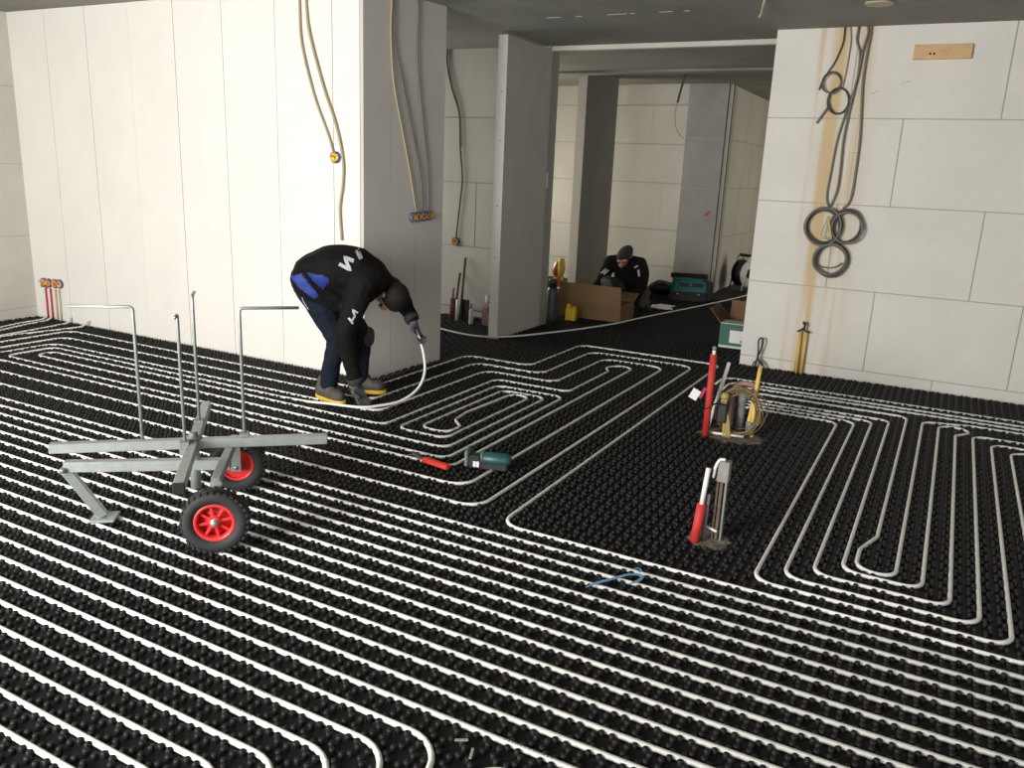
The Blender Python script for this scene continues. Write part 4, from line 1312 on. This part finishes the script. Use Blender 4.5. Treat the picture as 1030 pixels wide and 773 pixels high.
lumpy('white_sheet', (-3.945, 6.90, 0.275), 0.020, 0.012, 0.042, M_WHITE, gb, 22, 0.2)
# debris at the bottom edge
for (x_, y_, a_), lb in (((-0.955, 1.615, 0.5), 'small dusty wood chip nearest the curved pipe'), ((-0.905, 1.585, 1.9), 'small dusty wood chip nearest the bottom edge')):
    bm = bmesh.new()
    bm_obox(bm, (x_, y_, 0.0185), (math.cos(a_), math.sin(a_), 0.05), (-math.sin(a_), math.cos(a_), 0), (0, 0, 1), 0.018, 0.0035, 0.0018)
    tag(link('wood_chip', bm_mesh('wood_chip', bm), mat('dusty_chip', (0.28, 0.25, 0.20), 0.8)), lb, 'wood chip', 'wood chips on the mat')

# ------------------------------------------------------------------ people


def add_capsule(bm, a, b, ra, rb):
    t = bmesh.new()
    bmesh.ops.create_icosphere(t, subdivisions=2, radius=ra, matrix=Matrix.Translation(a))
    bmesh.ops.create_icosphere(t, subdivisions=2, radius=rb, matrix=Matrix.Translation(b))
    h = bmesh.ops.convex_hull(t, input=t.verts[:])
    dead = {g for g in h['geom_interior'] if isinstance(g, bmesh.types.BMVert)} | {g for g in h['geom_unused'] if isinstance(g, bmesh.types.BMVert)}
    bmesh.ops.delete(t, geom=list(dead), context='VERTS')
    me = bpy.data.meshes.new('t')
    t.to_mesh(me)
    t.free()
    bm.from_mesh(me)
    bpy.data.meshes.remove(me)


def add_chain(bm, pts, radii):
    pts = [Vector(p_) for p_ in pts]
    for i_ in range(len(pts) - 1):
        add_capsule(bm, pts[i_], pts[i_ + 1], radii[i_], radii[i_ + 1])


def add_ellipsoid(bm, c_, rx_, ry_, rz_, rot=None):
    mtx = Matrix.Translation(Vector(c_)) @ (rot.to_4x4() if rot else Matrix.Identity(4)) @ Matrix.Diagonal((rx_, ry_, rz_, 1))
    bmesh.ops.create_icosphere(bm, subdivisions=3, radius=1, matrix=mtx)


TEMP = []


def skinned(name, bm, voxel, iters, T, material, parent=None, noise=0.0, seed=0):
    """melt overlapping volumes into one continuous smooth surface"""
    me = bpy.data.meshes.new(name)
    bm.to_mesh(me)
    bm.free()
    o = bpy.data.objects.new(name + '_tmp', me)
    work = bpy.data.scenes.new('work')
    work.collection.objects.link(o)
    md = o.modifiers.new('r', 'REMESH')
    md.mode = 'VOXEL'
    md.voxel_size = voxel
    sm = o.modifiers.new('s', 'SMOOTH')
    sm.factor = 0.5
    sm.iterations = iters
    vl = work.view_layers[0]
    vl.update()
    dg = vl.depsgraph
    out = bpy.data.meshes.new_from_object(o.evaluated_get(dg))
    bpy.data.scenes.remove(work)
    TEMP.extend((o, me))
    out.name = name
    if noise:
        from mathutils import noise as nz
        nv = len(out.vertices)
        co, no = np.empty(nv * 3, np.float32), np.empty(nv * 3, np.float32)
        out.vertices.foreach_get('co', co)
        out.vertices.foreach_get('normal', no)
        co, no = co.reshape(-1, 3), no.reshape(-1, 3)
        amp = np.array([nz.noise(Vector((x * 9 + seed, y * 9, z * 16))) + 0.5 * nz.noise(Vector((x * 24, y * 24 + seed, z * 30))) for x, y, z in co.tolist()])
        out.vertices.foreach_set('co', (co + no * (amp * noise)[:, None]).astype(np.float32).ravel())
    out.materials.clear()
    local = [v.co.copy() for v in out.vertices]
    out.transform(T)
    obj_ = link(name, out, material, parent, smooth=True)
    return obj_, local


M_SKIN = mat('skin', (0.50, 0.27, 0.19), 0.55, var=0.12, scale=30)
M_HAIR = mat('dark_hair', (0.010, 0.008, 0.007), 0.7, spec=0.25, var=0.4, scale=90, bump=0.4, bscale=300)
M_JACKET = mat('black_work_jacket', (0.0055, 0.0052, 0.0052), 0.85, var=0.3, scale=12, bump=0.6, bscale=18, spec=0.2)
M_JBLUE = mat('royal_blue_panel', (0.015, 0.035, 0.25), 0.7, var=0.3, scale=25)
M_JEANS = mat('dark_denim', (0.009, 0.013, 0.024), 0.85, var=0.35, scale=20, bump=0.5, bscale=22, spec=0.2)
M_GLOVE = mat('grey_glove', (0.085, 0.085, 0.10), 0.7, var=0.3, scale=40)
M_SHOE = mat('grey_work_shoe', (0.085, 0.075, 0.065), 0.7, var=0.4, scale=30)
M_SOLE = mat('yellow_sole', (0.62, 0.40, 0.04), 0.55)
M_REFL = mat('reflective_grey', (0.45, 0.46, 0.48), 0.4)
M_KPAD = mat('grey_knee_pad', (0.06, 0.06, 0.06), 0.8)


def finger(bm, base, d1, d2, d3, l, r_):
    p0 = Vector(base)
    p1_ = p0 + Vector(d1).normalized() * l * 0.45
    p2 = p1_ + Vector(d2).normalized() * l * 0.32
    p3 = p2 + Vector(d3).normalized() * l * 0.25
    add_chain(bm, [p0, p1_, p2, p3], [r_, r_ * .95, r_ * .88, r_ * .75])


def hand(bm, wrist, along, across, palm, curl, r_=0.0105, s_=1.0, spread=0.12, thumb_side=1, pr=1.0):
    """palm slab, four unequal fingers and a thumb leaving the side of the palm.
    along: wrist to knuckles, across: towards index finger, palm: normal the fingers close to"""
    w, al, ac, pn = Vector(wrist), Vector(along).normalized(), Vector(across).normalized(), Vector(palm).normalized()
    L_ = 0.085 * s_
    for k_ in (-0.03, -0.01, 0.01, 0.03):
        add_chain(bm, [w + ac * k_ * 0.6, w + al * L_ + ac * k_ * s_], [0.016 * s_ * pr, 0.0135 * s_ * pr])
    for j, (k_, ln) in enumerate(((0.032, 0.072), (0.011, 0.080), (-0.010, 0.074), (-0.031, 0.058))):
        b_ = w + al * L_ + ac * k_ * s_
        sp = ac * (k_ / 0.03) * spread
        c1, c2, c3 = curl, curl * 2.1, curl * 3.0
        f_ = lambda c_: al * math.cos(c_) + pn * math.sin(c_) + sp
        finger(bm, b_, f_(c1), f_(c2), f_(c3), ln * s_, r_)
    tb_ = w + al * L_ * 0.30 + ac * 0.030 * s_ * thumb_side
    add_chain(bm, [tb_, tb_ + (ac * thumb_side * 0.8 + al * 0.5 + pn * 0.35) * 0.033 * s_, tb_ + (ac * thumb_side * 0.8 + al * 0.5 + pn * 0.35) * 0.033 * s_ + (al * 0.75 + pn * 0.55) * 0.03 * s_,
                   tb_ + (ac * thumb_side * 0.8 + al * 0.5 + pn * 0.35) * 0.033 * s_ + (al * 0.75 + pn * 0.55) * 0.03 * s_ + (al * 0.7 + pn * 0.6) * 0.02 * s_],
              [r_ * 1.35, r_ * 1.15, r_ * 1.05, r_ * .85])


def surface_ribbon(name, target_local, faces, T, pts_uz, width, material, parent, y_from=-1.0, lift=0.004):
    """strip of print laid on the surface seen from the viewer's side; pts in (u, z)"""
    bvh = BVHTree.FromPolygons(target_local, faces)
    out = []
    for i_ in range(len(pts_uz) - 1):
        a, b = Vector(pts_uz[i_]), Vector(pts_uz[i_ + 1])
        n = max(2, int((b - a).length / 0.012))
        out += [a.lerp(b, k_ / n) for k_ in range(n)]
    out.append(Vector(pts_uz[-1]))
    bm = bmesh.new()
    prev = None
    for i_, q_ in enumerate(out):
        t = (out[min(i_ + 1, len(out) - 1)] - out[max(i_ - 1, 0)])
        t = t.normalized() if t.length > 0 else Vector((1, 0))
        nrm = Vector((-t.y, t.x)) * width / 2
        cur = []
        for s_ in (1, -1):
            e = q_ + nrm * s_
            loc, no, _, _ = bvh.ray_cast(Vector((e.x, y_from, e.y)), Vector((0, 1, 0)))
            if loc is None:
                cur = None
                break
            cur.append(bm.verts.new(T @ (loc + no * lift)))
        if cur and prev:
            bm.faces.new((prev[0], prev[1], cur[1], cur[0]))
        prev = cur
    return link(name, bm_mesh(name, bm), material, parent)


def inside(poly, x, y):
    c_ = False
    for i_ in range(len(poly)):
        (x1, y1), (x2, y2) = poly[i_], poly[i_ - 1]
        if (y1 > y) != (y2 > y) and x < (x2 - x1) * (y - y1) / (y2 - y1) + x1:
            c_ = not c_
    return c_


def head_parts(bm, c_, crown, face, side, s_=1.0):
    """skull, jaw, nose, ears, lips; crown/face/side are unit axes of the head"""
    c_, cr, fa, sd = Vector(c_), Vector(crown).normalized(), Vector(face).normalized(), Vector(side).normalized()
    rot = Matrix((sd, fa, cr)).transposed()
    add_ellipsoid(bm, c_ + cr * 0.025 * s_ - fa * 0.01 * s_, 0.075 * s_, 0.095 * s_, 0.092 * s_, rot)
    add_ellipsoid(bm, c_ - cr * 0.04 * s_ + fa * 0.03 * s_, 0.058 * s_, 0.065 * s_, 0.072 * s_, rot)
    add_ellipsoid(bm, c_ - cr * 0.09 * s_ + fa * 0.062 * s_, 0.026 * s_, 0.026 * s_, 0.022 * s_, rot)   # chin
    add_chain(bm, [c_ + fa * 0.088 * s_ + cr * 0.005 * s_, c_ + fa * 0.112 * s_ - cr * 0.032 * s_], [0.010 * s_, 0.014 * s_])  # nose
    add_chain(bm, [c_ + fa * 0.088 * s_ - cr * 0.062 * s_ - sd * 0.018 * s_, c_ + fa * 0.092 * s_ - cr * 0.062 * s_ + sd * 0.018 * s_], [0.009 * s_, 0.009 * s_])  # lips
    add_chain(bm, [c_ + fa * 0.078 * s_ + cr * 0.026 * s_ - sd * 0.045 * s_, c_ + fa * 0.084 * s_ + cr * 0.026 * s_ + sd * 0.045 * s_], [0.014 * s_, 0.014 * s_])  # brow
    for k_ in (-1, 1):
        add_ellipsoid(bm, c_ + sd * 0.078 * s_ * k_ - fa * 0.008 * s_ - cr * 0.008 * s_, 0.012 * s_, 0.022 * s_, 0.034 * s_, rot)


def eyes(c_, crown, face, side, T, parent, s_=1.0):
    for k_ in (-1, 1):
        p_ = Vector(c_) + Vector(face).normalized() * 0.083 * s_ + Vector(side).normalized() * 0.031 * s_ * k_ - Vector(crown).normalized() * 0.002 * s_
        bm = bmesh.new()
        bmesh.ops.create_icosphere(bm, subdivisions=2, radius=0.011 * s_, matrix=T @ Matrix.Translation(p_))
        link('eye', bm_mesh('eye', bm), M_BLACK, parent, smooth=True)


# ---- the bent worker
T1 = Matrix.Translation(P1O) @ Matrix.Rotation(math.radians(39.845), 4, 'Z')
Z1 = 0.016
NSH, NEL, NWR = (0.13, -0.17, 0.80), (0.012, -0.20, 0.50), (0.082, -0.125, 0.165)
FSH, FEL, FWR = (0.21, 0.16, 0.81), (0.375, 0.19, 0.665), (0.453, 0.085, 0.525)
NHIP, NKN, NAN = (-0.17, -0.085, 0.80), (-0.025, -0.07, 0.44), (-0.095, 0.03, 0.10)
FHIP, FKN, FAN = (-0.13, 0.10, 0.80), (0.125, 0.17, 0.40), (0.105, 0.19, 0.10)
HC, HCR, HFA, HSD = (0.305, -0.02, 0.705), (0.50, -0.64, -0.55), (-0.46, 0.34, -0.82), (-0.72, -0.68, 0.12)
bm = bmesh.new()
head_parts(bm, HC, HCR, HFA, HSD, 0.98)
add_chain(bm, [(0.17, 0.02, 0.83), (0.225, 0.02, 0.785), (0.265, 0.02, 0.745)], [0.075, 0.056, 0.055])
add_chain(bm, [(-0.15, -0.05, 0.81), (0.0, -0.05, 0.85), (0.14, -0.07, 0.84)], [0.10, 0.10, 0.10])
add_chain(bm, [(-0.15, 0.05, 0.81), (0.0, 0.05, 0.85), (0.14, 0.07, 0.84)], [0.10, 0.10, 0.10])
for a, b, c_ in ((NSH, NEL, NWR), (FSH, FEL, FWR)):
    add_chain(bm, [a, b, c_], [0.048, 0.038, 0.026])
for a, b, c_ in ((NHIP, NKN, NAN), (FHIP, FKN, FAN)):
    add_chain(bm, [a, b, c_], [0.075, 0.05, 0.034])
worker, _ = skinned('person', bm, 0.0065, 3, T1, M_SKIN)
tag(worker, 'worker in a black and blue jacket bending down to lay a white pipe', 'person')
eyes(HC, HCR, HFA, HSD, T1, worker)
# jacket
bm = bmesh.new()
for s_ in (-1, 1):
    add_chain(bm, [(-0.185, 0.065 * s_, 0.835), (-0.06, 0.07 * s_, 0.875), (0.07, 0.075 * s_, 0.868), (0.17, 0.075 * s_, 0.82)], [0.115, 0.135, 0.14, 0.125])
add_chain(bm, [(-0.10, -0.03, 0.80), (0.03, -0.03, 0.755), (0.14, -0.03, 0.75)], [0.12, 0.12, 0.10])
add_chain(bm, [(0.19, 0.0, 0.84), (0.25, 0.0, 0.785)], [0.095, 0.082])
add_chain(bm, [NSH, NEL, (0.072, -0.135, 0.20)], [0.082, 0.066, 0.047])
add_chain(bm, [(0.17, -0.11, 0.83), NSH], [0.10, 0.085])
add_chain(bm, [(0.17, 0.10, 0.83), FSH, FEL, (0.446, 0.095, 0.545)], [0.10, 0.085, 0.064, 0.046])
add_chain(bm, [(-0.215, -0.10, 0.81), (-0.155, -0.105, 0.745), (-0.06, -0.10, 0.69), (0.02, -0.09, 0.66)], [0.098, 0.096, 0.08, 0.06])
jk, jl = skinned('jacket', bm, 0.009, 4, T1, M_JACKET, worker, 0.006, 3)
jk.data.materials.append(M_JBLUE)
B1 = [(-0.302, 0.832), (-0.235, 0.858), (-0.140, 0.735), (-0.158, 0.700), (-0.255, 0.775)]
B2 = [(-0.205, 0.862), (-0.082, 0.842), (-0.075, 0.805), (-0.11, 0.762), (-0.155, 0.80)]
for p_ in jk.data.polygons:
    c_ = sum((jl[i_] for i_ in p_.vertices), Vector()) / len(p_.vertices)
    if c_.y < 0.02 and (inside(B1, c_.x, c_.z) or inside(B2, c_.x, c_.z)):
        p_.material_index = 1
jf = [tuple(p_.vertices) for p_ in jk.data.polygons]


def uz(px_, py_):
    return (-0.310 + (px_ - 292) * 0.00592, 0.822 - (py_ - 277) * 0.00605)


for pl, w_ in (([(342, 261), (353, 266.5), (347.5, 255), (356.5, 258)], 0.020), ([(359, 249), (363, 256.5)], 0.014), ([(361.5, 248.5), (365, 256)], 0.010)):
    surface_ribbon('jacket_print', jl, jf, T1, [uz(*a) for a in pl], w_, M_REFL, jk)
for pl, w_ in (([(353, 317), (357, 311), (355, 305), (360, 308)], 0.012), ([(351, 313), (355, 319)], 0.012)):
    surface_ribbon('sleeve_print', jl, jf, T1, [uz(*a) for a in pl], w_, M_REFL, jk)
cuff = lathe('sleeve_cuff', [(0.050, -0.02), (0.052, 0.0), (0.049, 0.03), (0.04, 0.034)], T1 @ Vector((0.0765, -0.130, 0.19)), mat('charcoal_knit', (0.03, 0.03, 0.032), 0.9), jk,
             axis=T1.to_3x3() @ Vector((0.12, 0.15, -0.85)), n=18)
lathe('sleeve_cuff', [(0.048, -0.02), (0.05, 0.0), (0.046, 0.02), (0.04, 0.022)], T1 @ Vector((0.446, 0.094, 0.54)), mat('charcoal_knit', (0.03, 0.03, 0.032), 0.9), jk,
      axis=T1.to_3x3() @ Vector((0.55, -0.75, -0.8)), n=18)
# trousers
bm = bmesh.new()
add_chain(bm, [(-0.185, -0.06, 0.81), (-0.185, 0.06, 0.81)], [0.118, 0.115])
add_chain(bm, [(-0.19, -0.075, 0.79), (-0.11, -0.078, 0.62), NKN, (-0.065, -0.02, 0.28), (-0.088, 0.022, 0.135)], [0.112, 0.092, 0.072, 0.060, 0.063])
add_chain(bm, [(-0.13, 0.09, 0.79), (0.0, 0.13, 0.60), FKN, (0.12, 0.18, 0.26), (0.11, 0.19, 0.125)], [0.11, 0.092, 0.072, 0.060, 0.060])
tr, tloc = skinned('trousers', bm, 0.009, 3, T1, M_JEANS, worker, 0.005, 8)
lumpy('knee_pad', T1 @ Vector((0.165, 0.145, 0.405)), 0.045, 0.05, 0.065, M_KPAD, tr, 31, 0.1)
tf = [tuple(p_.vertices) for p_ in tr.data.polygons]
surface_ribbon('thigh_stitching', tloc, tf, T1, [uz(*a) for a in ((299, 283), (304, 292), (306, 300), (311, 308))], 0.004, M_REFL, tr)
# shoes


def shoe(heel, toe, nm_lab):
    h_, t_ = Vector((*heel, 0)), Vector((*toe, 0))
    d_ = (t_ - h_).normalized()
    L_ = (t_ - h_).length
    base = Z1
    bm = bmesh.new()
    add_chain(bm, [h_ + d_ * 0.045 + Vector((0, 0, base + 0.055)), h_ + d_ * L_ * 0.45 + Vector((0, 0, base + 0.055)), h_ + d_ * (L_ - 0.05) + Vector((0, 0, base + 0.047))], [0.043, 0.043, 0.042])
    add_chain(bm, [h_ + d_ * 0.06 + Vector((0, 0, base + 0.06)), h_ + d_ * 0.07 + Vector((0, 0, base + 0.12))], [0.046, 0.042])
    add_chain(bm, [h_ + d_ * 0.09 + Vector((0, 0, base + 0.10)), h_ + d_ * L_ * 0.6 + Vector((0, 0, base + 0.062))], [0.036, 0.034])
    sh_, _ = skinned('shoe', bm, 0.006, 3, T1, M_SHOE, worker)
    sd_ = Vector((-d_.y, d_.x, 0))
    n_ = 22
    v, f_ = [], []
    for lay, (zz, gr) in enumerate(((0.0, 0.97), (0.012, 1.03), (0.026, 1.0))):
        for k_ in range(n_):
            a = 2 * math.pi * k_ / n_
            ca, sa = math.cos(a), math.sin(a)
            wd = 0.044 if ca > 0 else 0.038
            v.append(T1 @ (h_ + d_ * (L_ / 2 + L_ / 2 * gr * math.copysign(abs(ca) ** 0.75, ca)) + sd_ * wd * gr * math.copysign(abs(sa) ** 0.75, sa) + Vector((0, 0, base + zz))))
    for lay in range(2):
        for k_ in range(n_):
            f_.append((lay * n_ + k_, lay * n_ + (k_ + 1) % n_, (lay + 1) * n_ + (k_ + 1) % n_, (lay + 1) * n_ + k_))
    f_.append(tuple(range(n_ - 1, -1, -1)))
    f_.append(tuple(2 * n_ + k_ for k_ in range(n_)))
    link('sole', mesh_from('sole', v, f_), M_SOLE, sh_)
    for k_ in range(4):
        c1 = h_ + d_ * (0.11 + 0.025 * k_) + Vector((0, 0, base + 0.128 - 0.014 * k_))
        tube('lace', [T1 @ (c1 - sd_ * 0.025 - Vector((0, 0, 0.008))), T1 @ (c1 + Vector((0, 0, 0.004))), T1 @ (c1 + sd_ * 0.025 - Vector((0, 0, 0.008)))], 0.0035, M_BLACK, sh_, 5)


shoe((-0.165, 0.10), (0.005, -0.12), 'near')
shoe((0.045, 0.21), (0.285, 0.15), 'far')
# gloves with five fingers each
bm = bmesh.new()
hand(bm, (0.083, -0.122, 0.155), (0.30, -0.03, -0.93), (-0.75, -0.55, -0.2), (0.75, 0.1, 0.2), 0.22, 0.0118, 1.02)
add_chain(bm, [(0.075, -0.13, 0.21), (0.085, -0.122, 0.15)], [0.036, 0.032])
g1, _ = skinned('glove', bm, 0.005, 2, T1, M_GLOVE, worker)
bm = bmesh.new()
hand(bm, (0.456, 0.081, 0.515), (0.30, -0.02, -0.93), (-0.55, -0.8, -0.2), (0.5, -0.65, 0.1), 0.5, 0.0118, 1.02)
add_chain(bm, [(0.446, 0.095, 0.56), (0.458, 0.08, 0.51)], [0.034, 0.031])
g2, _ = skinned('glove', bm, 0.005, 2, T1, M_GLOVE, worker)
# short dark hair
bm = bmesh.new()
hrot = Matrix((Vector(HSD).normalized(), Vector(HFA).normalized(), Vector(HCR).normalized())).transposed()
hc_ = Vector(HC)
add_ellipsoid(bm, hc_ + Vector(HCR) * 0.036 - Vector(HFA) * 0.022, 0.085, 0.096, 0.094, hrot)
add_ellipsoid(bm, hc_ - Vector(HCR) * 0.025 - Vector(HFA) * 0.048, 0.074, 0.062, 0.072, hrot)
hr, _ = skinned('hair', bm, 0.007, 2, T1, M_HAIR, worker, 0.004, 5)

# ---- the crouching worker
P2O = Vector((-3.093, 8.744, 0))
T2 = Matrix.Translation(P2O) @ Matrix.Rotation(math.radians(19.48), 4, 'Z')
H2, H2C, H2F, H2S = (-0.135, -0.10, 0.635), (-0.02, -0.70, 0.71), (-0.30, -0.65, -0.70), (0.95, -0.25, 0.15)
LSH, LEL, LWR = (-0.285, 0.02, 0.555), (-0.375, -0.10, 0.345), (-0.475, -0.24, 0.245)
RSH, REL, RWR = (0.04, 0.0, 0.55), (0.085, -0.12, 0.335), (-0.015, -0.25, 0.235)
LK, RK = (-0.30, -0.16, 0.345), (0.085, -0.15, 0.155)
bm = bmesh.new()
head_parts(bm, H2, H2C, H2F, H2S, 0.98)
add_chain(bm, [(-0.125, 0.03, 0.53), (-0.132, -0.05, 0.585)], [0.06, 0.052])
add_chain(bm, [(-0.02, 0.20, 0.25), (-0.10, 0.10, 0.42), (-0.125, 0.03, 0.52)], [0.11, 0.11, 0.11])
add_chain(bm, [LSH, (-0.125, 0.03, 0.53), RSH], [0.06, 0.08, 0.06])
for a, b, c_ in ((LSH, LEL, LWR), (RSH, REL, RWR)):
    add_chain(bm, [a, b, c_], [0.05, 0.04, 0.027])
hand(bm, LWR, (-0.5, -0.55, -0.65), (0.6, -0.75, 0.2), (0.35, 0.3, -0.8), 0.35, 0.0088, 1.0)
hand(bm, RWR, (-0.80, -0.25, -0.45), (0.1, -0.75, 0.6), (0.2, -0.3, -0.85), 0.40, 0.0088, 1.0, thumb_side=1)
add_chain(bm, [(-0.08, 0.20, 0.22), LK, (-0.24, 0.02, 0.09)], [0.085, 0.055, 0.04])
add_chain(bm, [(0.05, 0.20, 0.22), RK, (0.13, 0.20, 0.08)], [0.085, 0.055, 0.04])
w2, _ = skinned('person', bm, 0.0065, 3, T2, M_SKIN)
tag(w2, 'crouching worker in a dark jacket reaching into the long brown box', 'person')
eyes(H2, H2C, H2F, H2S, T2, w2)
bm = bmesh.new()
add_chain(bm, [(-0.02, 0.17, 0.24), (-0.09, 0.09, 0.42), (-0.125, 0.03, 0.51)], [0.155, 0.16, 0.135])
add_chain(bm, [LSH, (-0.21, 0.02, 0.55), (-0.125, 0.02, 0.56), (-0.05, 0.02, 0.55), RSH], [0.085, 0.10, 0.10, 0.10, 0.085])
add_chain(bm, [LSH, LEL, (-0.455, -0.215, 0.262)], [0.085, 0.064, 0.045])
add_chain(bm, [RSH, (0.085, -0.04, 0.44), REL, (0.0, -0.235, 0.245)], [0.085, 0.075, 0.062, 0.044])
add_chain(bm, [(-0.125, -0.02, 0.57), (-0.13, -0.05, 0.60)], [0.085, 0.075])
j2, j2l = skinned('jacket', bm, 0.010, 4, T2, M_JACKET, w2, 0.006, 13)
j2f = [tuple(p_.vertices) for p_ in j2.data.polygons]
for pl, w_ in (([(-0.375, 0.44), (-0.33, 0.49), (-0.345, 0.43), (-0.30, 0.48)], 0.018), ([(0.03, 0.50), (0.045, 0.43)], 0.022), ([(-0.02, 0.52), (0.02, 0.545)], 0.014)):
    surface_ribbon('jacket_print', j2l, j2f, T2, pl, w_, M_REFL, j2)
bm = bmesh.new()
add_chain(bm, [(-0.08, 0.20, 0.20), (0.06, 0.20, 0.20)], [0.13, 0.13])
add_chain(bm, [(-0.08, 0.18, 0.22), LK, (-0.25, 0.0, 0.12)], [0.12, 0.082, 0.062])
add_chain(bm, [(0.05, 0.18, 0.22), RK, (0.13, 0.18, 0.10)], [0.12, 0.088, 0.07])
t2, t2l = skinned('trousers', bm, 0.010, 3, T2, mat('grey_work_trousers', (0.050, 0.048, 0.045), 0.85, var=0.4, scale=25), w2, 0.005, 17)
lumpy('knee_pad', T2 @ Vector((-0.305, -0.215, 0.325)), 0.075, 0.035, 0.07, mat('mottled_grey', (0.16, 0.155, 0.14), 0.8, var=0.7, scale=30), t2, 33, 0.2)
for hx, hy, tx_, ty_ in ((-0.24, 0.06, -0.27, -0.20), (0.12, 0.30, 0.17, 0.10)):
    bm = bmesh.new()
    h_, t_ = Vector((hx, hy, 0.06)), Vector((tx_, ty_, 0.055))
    add_chain(bm, [h_, t_], [0.043, 0.042])
    add_chain(bm, [h_, h_ + Vector((0, 0, 0.06))], [0.044, 0.042])
    s2_, _ = skinned('shoe', bm, 0.008, 3, T2, M_SHOE, w2)
    link('sole', bar_mesh('sole', T2 @ (h_ + (h_ - t_).normalized() * 0.04 + Vector((0, 0, -0.036))), T2 @ (t_ + (t_ - h_).normalized() * 0.04 + Vector((0, 0, -0.031))), 0.085, 0.02, bevel=0.006), M_BLACK, s2_)
bm = bmesh.new()
h2rot = Matrix((Vector(H2S).normalized(), Vector(H2F).normalized(), Vector(H2C).normalized())).transposed()
add_ellipsoid(bm, Vector(H2) + Vector(H2C) * 0.04 - Vector(H2F) * 0.015, 0.088, 0.100, 0.088, h2rot)
add_ellipsoid(bm, Vector(H2) - Vector(H2C) * 0.01 - Vector(H2F) * 0.045, 0.078, 0.06, 0.072, h2rot)
bn, _ = skinned('beanie', bm, 0.008, 3, T2, mat('charcoal_beanie', (0.028, 0.027, 0.026), 0.9, var=0.3, scale=40), w2, 0.002, 5)
bn['label'] = 'charcoal knitted beanie'

bpy.data.batch_remove(TEMP)
